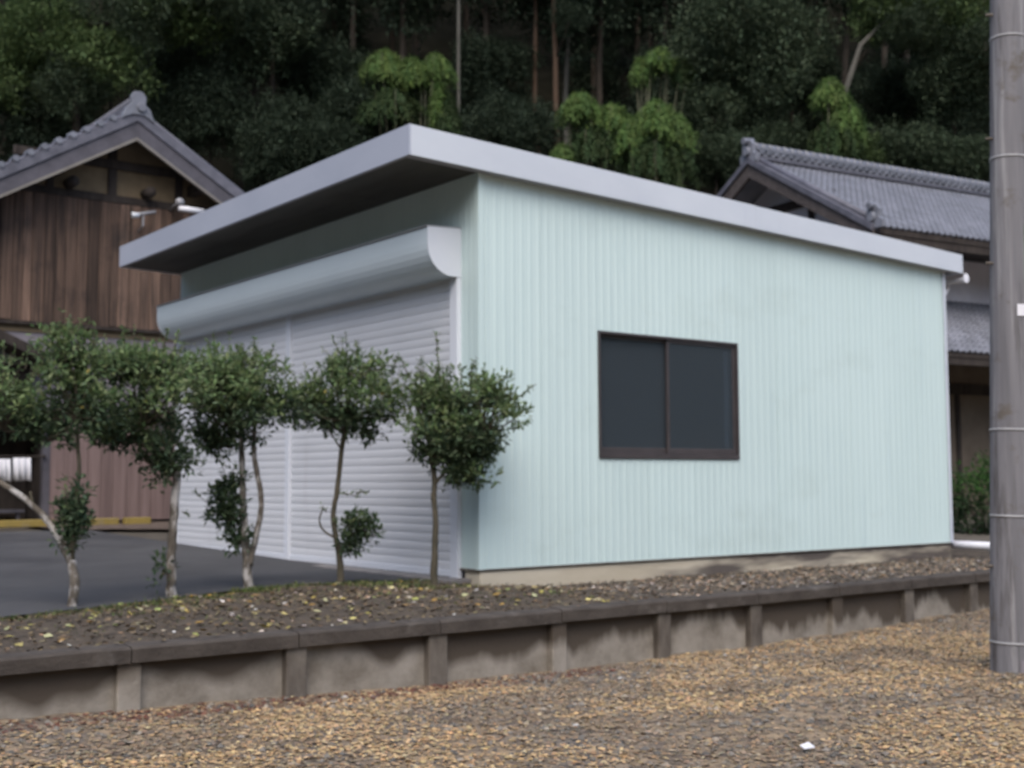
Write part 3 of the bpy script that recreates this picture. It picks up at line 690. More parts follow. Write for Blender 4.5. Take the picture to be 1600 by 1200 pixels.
# yellow timbers along the foot of the house
for (xa, xb, yt, yb_, lab) in ((-60, 84, 806, 822, 'long yellow painted beam along the foot of the dark house opening'), (137, 186, 816, 829, 'longer of two yellow blocks at the foot of the pink plank wall, nearer the trunk'), (196, 236, 814, 826, 'shorter yellow block at the foot of the pink plank wall, nearer the shed')):
    yc = 21.5
    a = on(xa, yt, 1, yc); c = on(xb, yb_, 1, yc)
    mb = MB(); zt_ = (a.z+on(xb, yt, 1, yc).z)/2; gz = plot_z(a.x, yc)+0.02
    mb.box((a.x, yc, gz), (c.x, yc+0.16, gz+0.12)); o = mb.build('yellow_beam', M['yellow'], None, False, 0.012)
    tag(o, lab, 'beam', 'yellow beams by the old house')

# lamp and service bracket on the gable
wl = thing('wall_lamp', 'white tube lamp with a round sensor on the old gable, above the shed roof', 'lamp', tuple(on(290, 328, 1, 21.55)))
a = on(279, 325, 1, 21.55); c = on(318, 331, 1, 21.55)
MB().tube([a, c], 0.055, 12).build('lamp_tube', M['lampwhite'], wl, True)
q = on(281, 316, 1, 21.55)
bm = bmesh.new(); bmesh.ops.create_uvsphere(bm, u_segments=14, v_segments=8, radius=0.085); bmesh.ops.translate(bm, verts=bm.verts, vec=q); me = bpy.data.meshes.new('sensor'); bm.to_mesh(me); bm.free(); me.materials.append(M['greymetal']); obj('sensor', me, wl)
MB().tube([q, (q.x-0.02, 21.75, q.z-0.02), (q.x-0.03, 22.0, q.z-0.1)], 0.022, 8).build('arm', M['greymetal'], wl, True)
sb = thing('service_bracket', 'grey cable bracket with insulator mounted on the brown boards beside the lamp', 'cable bracket', tuple(on(225, 335, 1, 21.7)))
a = on(206, 336, 1, 21.7); c = on(243, 331, 1, 21.7)
MB().tube([a, (c.x, 21.7, c.z)], 0.03, 8).build('crossbar', M['greymetal'], sb, True)
MB().tube([a, a+Vector((0.13, 0, 0.01))], [0.055, 0.045], 10).build('insulator', M['hoodcap'], sb, True)
mid = on(224, 340, 1, 21.7); MB().tube([(mid.x, 21.7, mid.z+0.05), (mid.x, 21.72, mid.z-0.15), (mid.x, 21.96, mid.z-0.22)], 0.018, 6).build('strut', M['greymetal'], sb)

# ------------------------------------------------------------------ right house (tiled roof behind the shed)
K = 1.5
U = Vector((0.991, -0.135, 0)).normalized(); V = Vector((-U.y, U.x, 0))
E0 = Vector((15.074*K, 10.955*K, 1.3+(5.0-1.3)*K))
h2 = thing('tiled_house', 'large Japanese house with grey tiled gable roof behind the shed at right', 'house', (E0.x+6, E0.y+3, 0.4))
def hp_(u, v, z): p = E0+U*u+V*v; return Vector((p.x, p.y, E0.z+z))
HW = 2.70*K; HZ = 1.60*K; SLP = HZ/HW; LU = 13.5
def rz(v): return v*SLP if v <= HW else (2*HW-v)*SLP
def quadprism(pts, vec, name, m_, par, **kw): return MB().prism(pts, vec).build(name, M[m_], par, **kw)
rf2 = quadprism([hp_(0, 0, -0.16), hp_(0, HW, HZ-0.16), hp_(0, HW, HZ-0.02), hp_(0, 0, -0.02)], U*LU, 'roof', 'timber', h2)
quadprism([hp_(0, 2*HW, -0.16), hp_(0, HW, HZ-0.16), hp_(0, HW, HZ-0.02), hp_(0, 2*HW, -0.02)], U*LU, 'roof', 'tile', h2)
# tile mesh: one pan-and-roll tile, x along U, y up the slope
def tile_mesh(w, l):
    prof = [(0, 0.030), (0.10, 0.052), (0.22, 0.052), (0.34, 0.022), (0.55, 0.004), (0.80, 0.004), (1.0, 0.030)]
    n = len(prof); vs = []
    for y, zo in ((-0.02, 0.026), (l, 0.0)):
        for fx, z in prof: vs.append((fx*w, y, z+zo))
    for fx, z in prof: vs.append((fx*w, -0.02, z+zo-0.012+0.0))
    fs = [(i, i+1, n+i+1, n+i) for i in range(n-1)]+[(2*n+i, 2*n+i+1, i+1, i) for i in range(n-1)]
    me = bpy.data.meshes.new('tile'); me.from_pydata(vs, [], fs); me.materials.append(M['tile']); me.update()
    return me
def lay_tiles(par, P, ax, up, nx, ny, w, l, keep):
    """Tiles from corner P along ax (columns) and up (rows); keep(i,j) -> own object, the rest one stuff mesh."""
    me = tile_mesh(w, l); nrm = ax.cross(up).normalized()
    rest = MB(); cnt = 0
    for j in range(ny):
        for i in range(nx):
            o_ = P+ax*(w*i)+up*(l*j)+nrm*rnd(-.002, .004)
            if keep(i, j):
                o = obj('tile', me, par); mm = Matrix.Identity(4)
                for r in range(3): mm[r][0] = ax[r]; mm[r][1] = up[r]; mm[r][2] = nrm[r]; mm[r][3] = o_[r]
                o.matrix_world = mm @ Matrix.Rotation(rnd(-.012, .012), 4, 'X'); cnt += 1
            else:
                rest.add([o_+ax*v.co.x+up*v.co.y+nrm*v.co.z for v in me.vertices], [tuple(p.vertices) for p in me.polygons])
    if rest.v: rest.build('tile_field', M['tile'], par, False, 0, 'stuff')
    return cnt
up2 = (hp_(0, HW, HZ)-hp_(0, 0, 0)).normalized(); slen = (hp_(0, HW, HZ)-hp_(0, 0, 0)).length
nrow = int(slen/0.22)
c_ = lay_tiles(rf2, hp_(0.28, 0, -0.01), U, up2, int((LU-0.3)/0.19), nrow, 0.19, slen/nrow, lambda i, j: 0 <= i < 26 and j < 9)
# verge roll and bargeboards of the gable end
for sgn, vv in ((1, 0), (-1, 2*HW)):
    vpts = [hp_(0.0, vv, 0.03), hp_(0.0, HW, HZ+0.03)]
    MB().tube([hp_(0.13, vv, 0.09), hp_(0.13, HW, HZ+0.09)], 0.075, 8).build('verge_roll', M['tiledark'], rf2, True)
    quadprism([hp_(-0.08, vv, -0.10), hp_(-0.08, HW, HZ-0.10), hp_(-0.08, HW, HZ+0.05), hp_(-0.08, vv, 0.05)], U*0.2, 'verge_skirt', 'tiledark', rf2)
    quadprism([hp_(-0.02, vv, -0.40), hp_(-0.02, HW, HZ-0.45), hp_(-0.02, HW, HZ-0.11), hp_(-0.02, vv, -0.11)], U*0.08, 'bargeboard', 'timber2', rf2)
wg = 1.0   # gable wall set back under the verge
quadprism([hp_(wg, 0.9, -3.0), hp_(wg, 2*HW-0.9, -3.0), hp_(wg, 2*HW-0.9, rz(0.9)-0.2), hp_(wg, HW, HZ-0.2), hp_(wg, 0.9, rz(0.9)-0.2)], U*0.15, 'gable_wall', 'whiteplaster', h2)
quadprism([hp_(wg-0.07, 1.0, 0.25), hp_(wg-0.07, 2*HW-1.0, 0.25), hp_(wg-0.07, 2*HW-1.0, 0.47), hp_(wg-0.07, 1.0, 0.47)], U*0.068, 'beam', 'timber', h2)
quadprism([hp_(wg-0.09, HW-1.9, 1.15), hp_(wg-0.09, HW+1.9, 1.15), hp_(wg-0.09, HW+1.9, 1.36), hp_(wg-0.09, HW-1.9, 1.36)], U*0.088, 'beam', 'timber', h2)
for dv in (-2.3, -1.1, 0, 1.1, 2.3):
    top = 1.15 if abs(dv) < 1.9 else 0.47+0.4
    quadprism([hp_(wg-0.06, HW+dv-0.08, 0.47), hp_(wg-0.06, HW+dv+0.08, 0.47), hp_(wg-0.06, HW+dv+0.08, top), hp_(wg-0.06, HW+dv-0.08, top)], U*0.055, 'stud', 'timber', h2)
for v_ in (0.9, 2.4, HW):
    MB().prism([hp_(0.08, v_-0.09, rz(v_)-0.45), hp_(0.08, v_+0.09, rz(v_)-0.45), hp_(0.08, v_+0.09, rz(v_)-0.2), hp_(0.08, v_-0.09, rz(v_)-0.2)], U*0.95).build('purlin', M['barge'], rf2)
# ridge: courses of flat tiles, a row of scallops, round cap tiles
RG = MB(); RG.prism([hp_(0.1, HW-0.20, HZ), hp_(0.1, HW+0.20, HZ), hp_(0.1, HW+0.20, HZ+0.10), hp_(0.1, HW-0.20, HZ+0.08)], U*(LU-0.2)); ridge2 = RG.build('ridge', M['tiledark'], h2)
for kk, (zz_, w_) in enumerate(((0.205, 0.17), (0.245, 0.185), (0.285, 0.16))):
    MB().prism([hp_(0.1, HW-w_, HZ+zz_), hp_(0.1, HW+w_, HZ+zz_), hp_(0.1, HW+w_, HZ+zz_+0.036), hp_(0.1, HW-w_, HZ+zz_+0.036)], U*(LU-0.2)).build('ridge_course', M['tile'], ridge2)
MB().prism([hp_(0.12, HW-0.10, HZ+0.08), hp_(0.12, HW+0.10, HZ+0.08), hp_(0.12, HW+0.10, HZ+0.205), hp_(0.12, HW-0.10, HZ+0.205)], U*(LU-0.3)).build('ridge_core', M['black'], ridge2)
cap = None
for k in range(int((LU-0.3)/0.24)):
    a = MB()
    # scallop tile (half ring) in the pierced row
    if k == 0:
        pr = []
        for i in range(9): an = math.pi*i/8; pr.append((math.cos(an)*0.10, math.sin(an)*0.12))
        for i in range(8, -1, -1): an = math.pi*i/8; pr.append((math.cos(an)*0.065, math.sin(an)*0.08))
        s0 = MB().prism([U*x+Vector((0, 0, z)) for x, z in pr], V*0.09).build('scallop_tile', M['tile'], ridge2); sme = s0.data
        c0_ = MB().tube([Vector((0, 0, 0)), U*0.10, U*0.215], [0.115, 0.10, 0.10], 10).build('cap_tile', M['tile'], ridge2, True); cme = c0_.data
    else: s0 = obj('scallop_tile', sme, ridge2); c0_ = obj('cap_tile', cme, ridge2)
    s0.location = hp_(0.25+k*0.24, HW-0.19, HZ+0.085); c0_.location = hp_(0.14+k*0.24, HW, HZ+0.35)
def ornament(u, v, z, s, name, par):
    pr = [(-0.34, -0.1), (-0.36, 0.12), (-0.22, 0.2), (-0.24, 0.42), (-0.12, 0.56), (0.12, 0.56), (0.24, 0.42), (0.22, 0.2), (0.36, 0.12), (0.34, -0.1)]
    mb = MB().prism([hp_(u, v+a*s, z+c*s) for a, c in pr], U*0.14*s)
    mb.tube([hp_(u-0.10*s, v, z+0.22*s), hp_(u, v, z+0.22*s)], [0.13*s, 0.15*s], 12)
    mb.tube([hp_(u-0.16*s, v, z+0.52*s), hp_(u+0.2*s, v, z+0.56*s)], [0.10*s, 0.10*s], 10)
    return mb.build(name, M['tile'], par, False, 0.01)
ornament(-0.06, HW, HZ+0.0, 0.85, 'ridge_ornament', ridge2)
ornament(0.02, 0.05, 0.02, 0.8, 'corner_ornament', rf2)
# eave fascia, upper wall, pent roof with tiles, lower wall
quadprism([hp_(0, 0.02, -0.34), hp_(0, 0.07, -0.34), hp_(0, 0.07, -0.16), hp_(0, 0.02, -0.16)], U*LU, 'eave_board', 'timber', rf2)
quadprism([hp_(0, 0.07, -0.30), hp_(0, 1.5, -0.30+0.2), hp_(0, 1.5, -0.24+0.2), hp_(0, 0.07, -0.24)], U*LU, 'soffit', 'timber', rf2)
WV = 1.5
quadprism([hp_(1.0, WV, -1.20), hp_(1.0, WV, -0.16), hp_(1.0, WV+0.15, -0.16), hp_(1.0, WV+0.15, -1.20)], U*(LU-1.2), 'upper_wall', 'whiteplaster', h2)
PB, PT, PV = -2.74, -1.22, -0.62    # pent roof: eave z, wall z, eave v
pr2 = quadprism([hp_(0.6, PV, PB-0.14), hp_(0.6, WV, PT-0.14), hp_(0.6, WV, PT-0.03), hp_(0.6, PV, PB-0.03)], U*(LU-1), 'pent_roof', 'timber', h2)
up3 = (hp_(0, WV, PT)-hp_(0, PV, PB)).normalized(); sl3 = (hp_(0, WV, PT)-hp_(0, PV, PB)).length
n3 = int(sl3/0.22)
lay_tiles(pr2, hp_(0.8, PV, PB-0.02), U, up3, int((LU-1.4)/0.19), n3, 0.19, sl3/n3, lambda i, j: 5 <= i < 13 and j < 9)
quadprism([hp_(0.6, PV+0.02, PB-0.30), hp_(0.6, PV+0.08, PB-0.30), hp_(0.6, PV+0.08, PB-0.14), hp_(0.6, PV+0.02, PB-0.14)], U*(LU-1), 'eave_board', 'timber', pr2)
quadprism([hp_(1.0, WV, 0.45-E0.z), hp_(1.0, WV, PT-0.1), hp_(1.0, WV+0.15, PT-0.1), hp_(1.0, WV+0.15, 0.45-E0.z)], U*(LU-1.2), 'lower_wall', 'beige', h2)
zB = 1.3+(2.84-1.3)*K-E0.z
quadprism([hp_(1.0, WV-0.06, zB-0.26), hp_(1.0, WV-0.06, zB), hp_(1.0, WV-0.001, zB), hp_(1.0, WV-0.001, zB-0.26)], U*(LU-1.2), 'beam', 'timber', h2)
for uu in (1.05, 4.15, 7.2):
    quadprism([hp_(uu, WV-0.05, 0.45-E0.z), hp_(uu+0.13, WV-0.05, 0.45-E0.z), hp_(uu+0.13, WV-0.05, zB-0.262), hp_(uu, WV-0.05, zB-0.262)], V*0.045, 'post', 'timber', h2)
quadprism([hp_(1.0, 2*HW-1.2, 0.45-E0.z), hp_(1.0, 2*HW-1.2, 0.5), hp_(1.0, 2*HW-1.35, 0.5), hp_(1.0, 2*HW-1.35, 0.45-E0.z)], U*(LU-1.2), 'rear_wall', 'beige', h2)
quadprism([hp_(1.0, WV+0.151, 0.45-E0.z), hp_(1.0, 2*HW-1.36, 0.45-E0.z), hp_(1.0, 2*HW-1.36, -0.3), hp_(1.0, WV+0.151, -0.3)], U*0.14, 'side_wall', 'beige', h2)

# ------------------------------------------------------------------ utility pole
pole = thing('utility_pole', 'grey weathered utility pole with white wire bands at the right edge', 'utility pole')
pb = on(1580, 1047, 2, 0.0); ptop = at_depth(1573, -260, (pb-CAM_P).dot(FH))
pole['base'] = [pb.x, pb.y, pb.z]
pdir = (ptop-pb); 
def pp(t): return pb+pdir*t
rad = lambda t: 0.136-0.022*t
N = 26
MB().tube([pp(-0.05)]+[pp(i/N) for i in range(N+1)], [0.137]+[rad(i/N) for i in range(N+1)], 28).build('shaft', M['pole'], pole, True)
Ltot = pdir.length
def t_at(y):  # fraction along the pole for an image row
    dd = (pb-CAM_P).dot(FH); return (at_depth(1575, y, dd).z-pb.z)/pdir.z
for y in (62, 249, 672, 806, 1003):
    t = t_at(y); c = pp(t); ax = pdir.normalized()
    mb = MB(); mb.tube([c-ax*0.008, c-ax*0.007, c+ax*0.007, c+ax*0.008], [rad(t)+0.001, rad(t)+0.005, rad(t)+0.005, rad(t)+0.001], 28, False); mb.build('wire_band', M['wire'], pole, True)
side = -RH
for y in (25, 218, 412, 884):
    t = t_at(y); c = pp(t)
    MB().tube([c+side*(rad(t)-0.02)+FH*-0.02, c+side*(rad(t)+0.045)+FH*-0.02], 0.011, 8).build('step_bolt', M['wallpost'], pole, True)
def wrap(t0, t1, a0, a1, extra, name, m_):
    vs, fs = [], []; n = 10
    for k in range(n+1):
        a = a0+(a1-a0)*k/n; d = RH*math.cos(a)-FH*math.sin(a)
        for t in (t0, t1):
            for e in (extra, extra+0.004): vs.append(pp(t)+d*(rad(t)+e))
    for k in range(n):
        q = 4*k; fs += [(q, q+4, q+5, q+1), (q+1, q+5, q+7, q+3), (q+3, q+7, q+6, q+2), (q+2, q+6, q+4, q)]
    fs += [(0, 1, 3, 2), (4*n, 4*n+2, 4*n+3, 4*n+1)]
    return MB().add(vs, fs).build(name, M[m_], pole)
wrap(t_at(497), t_at(479), -0.6, 1.55, 0.002, 'label_band', 'plate')
wrap(t_at(467), t_at(357), 0.5, 0.95, 0.002, 'number_plate', 'plate')
wrap(t_at(468), t_at(356), 0.953, 1.04, 0.002, 'plate_border', 'greenplate')
wrap(t_at(1047), t_at(1028), 0.9, 1.5, 0.001, 'base_patch', 'mortar')

# ------------------------------------------------------------------ leaves
def leaf(mb, p, d, n, l, w, col, fold=0.25):
    """One leaf: pointed, folded along its midrib (4 triangles)."""
    d = d.normalized(); s = d.cross(n)
    if s.length < 1e-3: s = d.orthogonal()
    s.normalize(); n = s.cross(d)
    m1 = p+d*(l*0.45)-n*(w*fold)
    a, b2 = p+d*(l*0.42)+s*(w*0.5), p+d*(l*0.42)-s*(w*0.5)
    tip = p+d*l-n*(l*0.06)
    mb.add([p, a, tip, b2, m1], [(0, 4, 1), (4, 2, 1), (0, 3, 4), (4, 3, 2)], col)
def rvec():
    while True:
        v = Vector((rnd(-1, 1), rnd(-1, 1), rnd(-1, 1)))
        if 0.05 < v.length < 1: return v.normalized()
def jit(c, a, sat=0.0):
    k = 1+rnd(-a, a); return (c[0]*k*(1+rnd(-sat, sat)), c[1]*k, c[2]*k*(1+rnd(-sat, sat)))
def clump(mb, c, r, n, l, w, cols, up=0.5, flat=1.0):
    for _ in range(n):
        v = rvec(); q = c+Vector((v.x*r, v.y*r, v.z*r*flat))*(R.random()**0.45)
        d = (v+rvec()*0.7+Vector((0, 0, up*rnd(0, 1)))).normalized()
        nn = (Vector((0, 0, 1))+rvec()*0.6)
        leaf(mb, q, d, nn, l*rnd(0.7, 1.25), w*rnd(0.8, 1.2), jit(R.choice(cols), 0.25, 0.12))
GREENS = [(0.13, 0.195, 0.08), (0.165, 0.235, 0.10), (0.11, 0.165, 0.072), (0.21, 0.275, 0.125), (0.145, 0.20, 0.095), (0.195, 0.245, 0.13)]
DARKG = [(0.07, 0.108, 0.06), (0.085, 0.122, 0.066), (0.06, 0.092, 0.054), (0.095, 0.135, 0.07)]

def small_tree(label, base, stems, crowns, sprigs=(), seed=1, bark='bark', yellow=2):
    """stems: pixel polylines (x,y,radius_m[,dd]); crowns: (x,y,rx,ry,leaves[,palette]); sprigs: pixel polylines with leaves along them."""
    R.seed(seed)
    b0 = on(base[0], base[1], 2, 0.355); dist = (b0-CAM_P).dot(FH)
    def W(x, y, dd=0): return at_depth(x, y, dist+dd)
    pxm = dist/FPX
    t = thing('garden_tree', label, 'tree', tuple(b0), 'small trees in the planting bed')
    trunk = None
    for k, st in enumerate(stems):
        pts, rr = [], []
        for i, s in enumerate(st):
            dd = s[3] if len(s) > 3 else 0
            pts.append(W(s[0], s[1], dd)); rr.append(s[2]*1.18)
        if k == 0: pts.insert(0, pts[0]-Vector((0, 0, 0.12))); rr.insert(0, rr[0]*1.25)
        # smooth the polyline and roughen it
        P2, R2 = [], []
        for i in range(len(pts)-1):
            p0, p1, p2, p3 = pts[max(i-1, 0)], pts[i], pts[i+1], pts[min(i+2, len(pts)-1)]
            for q in range(4):
                u = q/4; v = 0.5*((2*p1)+(p2-p0)*u+(2*p0-5*p1+4*p2-p3)*u*u+(3*p1-p0-3*p2+p3)*u**3)
                P2.append(v+rvec()*rr[i]*0.12); R2.append((rr[i]*(1-u)+rr[i+1]*u)*(1+rnd(-.08, .08)))
        P2.append(pts[-1]); R2.append(rr[-1])
        o = MB().tube(P2, R2, 9).build('trunk' if k == 0 else 'limb', M[bark if k == 0 or st[0][2] > 0.029 else 'barkgreen'], t if k == 0 else trunk, True)
        if k == 0: trunk = o
    mb = MB(); tw = MB()
    for c in crowns:
        x, y, rx, ry, nl = c[:5]; x, y, rx = x, y+(11 if ry > 30 else 0), rx*1.24; ry = ry*(0.9 if ry > 30 else 1); nl = int(nl*(1.2 if min(rx, ry) > 31 else 1.9)); pal = c[5] if len(c) > 5 else GREENS
        cen = W(x, y, c[6] if len(c) > 6 else 0); RX_, RZ_ = rx*pxm, ry*pxm; RY_ = max(RX_*0.8, 0.12)
        ncl = max(4, nl//22); ox, oy, oz = rnd(0, 50), rnd(0, 50), rnd(0, 50)
        hub = cen-Vector((0, 0, RZ_*0.75))
        for q in range(ncl):
            v = rvec(); rr_ = 0.25+0.90*R.random()**0.65
            cc = cen + RH*(v.x*RX_*rr_) + FH*(v.y*RY_*rr_) + Vector((0, 0, v.z*RZ_*rr_))
            if min(rx, ry) > 31 and fbm((cc.x+cc.z*0.7)*3.4+ox, (cc.y*0.8-cc.z)*3.4+oy, 2) < 0.345: continue
            p_ = GREENS if v.z > 0.05 and pal is GREENS else (DARKG if pal is GREENS and v.z < -0.3 else pal)  # undersides take the dark palette: crown shade put into leaf colour
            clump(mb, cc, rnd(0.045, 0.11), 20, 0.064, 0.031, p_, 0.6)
            mid = hub.lerp(cc, 0.5)+rvec()*0.05
            if q % 2 == 0: tw.tube([hub, mid, cc], [0.010, 0.006, 0.003], 5, False)
        for q in range(ncl//5):     # shoots sticking out of the outline
            v = rvec(); v.z = abs(v.z)*1.2+0.2; v.normalize()
            s0 = cen + RH*(v.x*RX_*0.85) + FH*(v.y*RY_*0.85) + Vector((0, 0, v.z*RZ_*0.85))
            L = rnd(0.08, 0.24); d = (v+Vector((0, 0, 0.5))).normalized()
            tw.tube([s0, s0+d*L], [0.004, 0.002], 4, False)
            for i in range(int(L/0.018)):
                leaf(mb, s0+d*(L*R.random()), (d*0.6+rvec()).normalized(), d+rvec()*0.4, 0.045*rnd(.7, 1.2), 0.022, jit(R.choice(GREENS), 0.25, 0.1))
    for sp in sprigs:
        pts = [W(x, y) for x, y in sp]
        tw.tube(pts, [0.007]+[0.004]*(len(pts)-1), 5, False)
        for a, b2 in zip(pts, pts[1:]):
            for i in range(int((b2-a).length/0.009)):
                p = a.lerp(b2, R.random()); leaf(mb, p+rvec()*0.012, (rvec()+(b2-a).normalized()*0.5).normalized(), Vector((0, 0, 1))+rvec()*0.5, 0.05*rnd(.7, 1.2), 0.024, jit(R.choice(GREENS), 0.25, 0.1))
    for _ in range(yellow):          # a few leaves have turned
        c = R.choice(crowns[:1]); v = rvec()
        p = W(c[0], c[1])+RH*(v.x*c[2]*pxm*0.8)-FH*abs(v.y*c[2]*pxm*0.7)+Vector((0, 0, v.z*c[3]*pxm*0.8))
        leaf(mb, p, rvec(), rvec(), 0.05, 0.028, (0.30, 0.24, 0.06))
    mb.build('crown', M['leaf'], t, False, 0, 'stuff')
    if tw.v: tw.build('twigs', M['barkgreen'], trunk, False, 0, 'stuff')
    return t

small_tree('forked small tree with a pale trunk, leftmost in the row', (113, 945),
    [[(113, 945, .036), (117, 910, .032), (112, 880, .030), (104, 862, .026), (85, 828, .024), (60, 798, .022), (30, 772, .021), (-5, 748, .02), (-35, 700, .018), (-40, 640, .014)],
     [(116, 900, .024), (112, 870, .022), (117, 830, .017), (120, 780, .015), (124, 730, .014), (121, 680, .012), (118, 600, .01)],
     [(52, 792, .011), (47, 768, .009)]],
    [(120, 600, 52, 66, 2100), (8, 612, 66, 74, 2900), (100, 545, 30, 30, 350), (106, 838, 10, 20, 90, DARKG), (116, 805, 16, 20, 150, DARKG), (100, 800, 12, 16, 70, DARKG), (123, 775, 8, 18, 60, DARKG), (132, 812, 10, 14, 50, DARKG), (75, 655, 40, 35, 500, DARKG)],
    [[(100, 560), (88, 515)], [(145, 560), (148, 512)], [(60, 590), (62, 545)]], 11)
small_tree('small tree on a mottled white trunk, second from the left', (268, 930),
    [[(268, 930, .040), (267, 880, .036), (270, 830, .034), (274, 780, .030), (275, 735, .028), (262, 700, .024), (240, 640, .018)],
     [(274, 740, .020), (245, 708, .018), (215, 692, .016), (180, 680, .012)]],
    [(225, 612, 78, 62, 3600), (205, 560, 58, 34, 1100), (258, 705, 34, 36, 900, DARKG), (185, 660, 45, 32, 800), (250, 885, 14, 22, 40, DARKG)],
    [[(195, 545), (193, 512)], [(255, 550), (262, 512)], [(270, 560), (278, 520)], [(285, 800), (298, 806)]], 12)
small_tree('small tree with two curving stems and a bushy shoot low on its left', (388, 918),
    [[(388, 918, .040), (386, 880, .036), (383, 840, .030), (380, 780, .026), (378, 720, .024), (374, 660, .018), (360, 600, .012)],
     [(389, 885, .030), (397, 850, .024), (406, 810, .022), (408, 775, .021), (401, 735, .020), (396, 695, .018), (400, 655, .014)]],
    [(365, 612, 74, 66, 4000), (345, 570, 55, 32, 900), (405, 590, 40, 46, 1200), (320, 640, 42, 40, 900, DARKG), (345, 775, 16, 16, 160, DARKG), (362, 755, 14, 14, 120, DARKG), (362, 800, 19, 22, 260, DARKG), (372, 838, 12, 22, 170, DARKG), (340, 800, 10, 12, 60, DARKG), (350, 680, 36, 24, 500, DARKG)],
    [[(330, 560), (326, 532)], [(420, 565), (428, 540)], [(395, 555), (398, 530)]], 13)
small_tree('small tree with a kinked trunk and a leafy tuft low on its right', (532, 912),
    [[(532, 912, .030), (531, 875, .028), (526, 845, .024), (521, 805, .021), (527, 765, .021), (531, 725, .020), (536, 690, .019), (545, 640, .014), (548, 600, .009)],
     [(531, 872, .016), (540, 850, .012), (552, 832, .010)], [(522, 840, .010), (505, 828, .008), (499, 812, .007), (506, 792, .005)], [(532, 700, .008), (522, 685, .007), (512, 668, .006)]],
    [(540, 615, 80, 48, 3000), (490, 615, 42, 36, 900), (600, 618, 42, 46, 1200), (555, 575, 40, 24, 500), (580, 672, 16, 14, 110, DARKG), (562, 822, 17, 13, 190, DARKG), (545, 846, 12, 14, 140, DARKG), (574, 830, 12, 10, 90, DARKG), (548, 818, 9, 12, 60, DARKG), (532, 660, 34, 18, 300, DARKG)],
    [[(527, 590), (525, 545)], [(612, 585), (622, 556)], [(510, 800), (503, 790)], [(530, 770), (560, 775)], [(555, 770), (575, 768)]], 14, 'barkgreen')
small_tree('small tree standing closest to the shed corner, with shoots reaching right', (678, 914),
    [[(678, 914, .030), (679, 870, .027), (681, 820, .024), (678, 780, .023), (679, 750, .022), (674, 710, .020), (682, 660, .015), (700, 610, .010)],
     [(680, 756, .014), (695, 738, .012), (715, 720, .010)], [(676, 730, .012), (668, 690, .011), (655, 650, .008)]],
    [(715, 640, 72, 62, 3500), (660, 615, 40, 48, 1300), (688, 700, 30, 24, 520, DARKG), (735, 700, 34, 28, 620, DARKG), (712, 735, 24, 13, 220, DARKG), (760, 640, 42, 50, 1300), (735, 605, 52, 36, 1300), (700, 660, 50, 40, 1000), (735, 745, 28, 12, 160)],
    [[(688, 600), (684, 560), (681, 520)], [(770, 640), (810, 620), (838, 600)], [(765, 675), (800, 670), (822, 664)], [(760, 610), (800, 585)], [(720, 740), (760, 738)], [(640, 590), (628, 565)], [(735, 590), (742, 562)]], 15, 'barkgreen')

# ------------------------------------------------------------------ litter on the ground
R.seed(31)
LITTER = [(0.43, 0.31, 0.165), (0.47, 0.355, 0.20), (0.38, 0.265, 0.145), (0.31, 0.22, 0.13), (0.235, 0.17, 0.11), (0.18, 0.135, 0.095), (0.40, 0.26, 0.14), (0.29, 0.23, 0.155), (0.22, 0.185, 0.14), (0.13, 0.112, 0.09)]
def in_view(p, margin=60):
    q = p-CAM_P; z = q.dot(CAM_F)
    if z < 0.5: return False
    x = 800+FPX*q.dot(CAM_R)/z; y = 600+FPX*q.dot(CAM_D)/z
    return -margin < x < 1600+margin and -margin < y < 1200+margin
mb = MB(); cnt = 0
for _ in range(150000):
    x, y = rnd(0.2, 13), rnd(2.3, 6.83)
    k = fbm(x*1.1+5, y*1.1, 3)
    if R.random() > 0.5+2.2*(k-0.3): continue
    z = gravel_z(x, y)
    p = Vector((x, y, z+rnd(0.002, 0.012)))
    if not in_view(p): continue
    a = rnd(0, 6.283); d = Vector((math.cos(a), math.sin(a), rnd(-0.1, 0.2)))
    L = rnd(0.014, 0.044); n_ = Vector((rnd(-.35, .35), rnd(-.35, .35), 1))
    near = y > 6.5 and x < 6
    k2 = fbm(x*1.5+3, y*2.2+8, 4)+R.gauss(0, 0.05)
    pal = LITTER[:4]+LITTER[6:7] if k2 > 0.475 else (LITTER[3:6]+LITTER[7:] if k2 < 0.44 else LITTER)
    c = R.choice(pal) if not (near and R.random() < 0.6) else (0.13, 0.06, 0.045)
    leaf(mb, p, d, n_, L, L*rnd(0.4, 0.75), jit(c, 0.3, 0.1), rnd(-0.3, 0.3)); cnt += 1
o = mb.build('leaf_litter', M['dryleaf'], None, False, 0, 'stuff'); tag(o, 'dry brown leaf litter spread over the gravel in front of the wall', 'leaf litter')
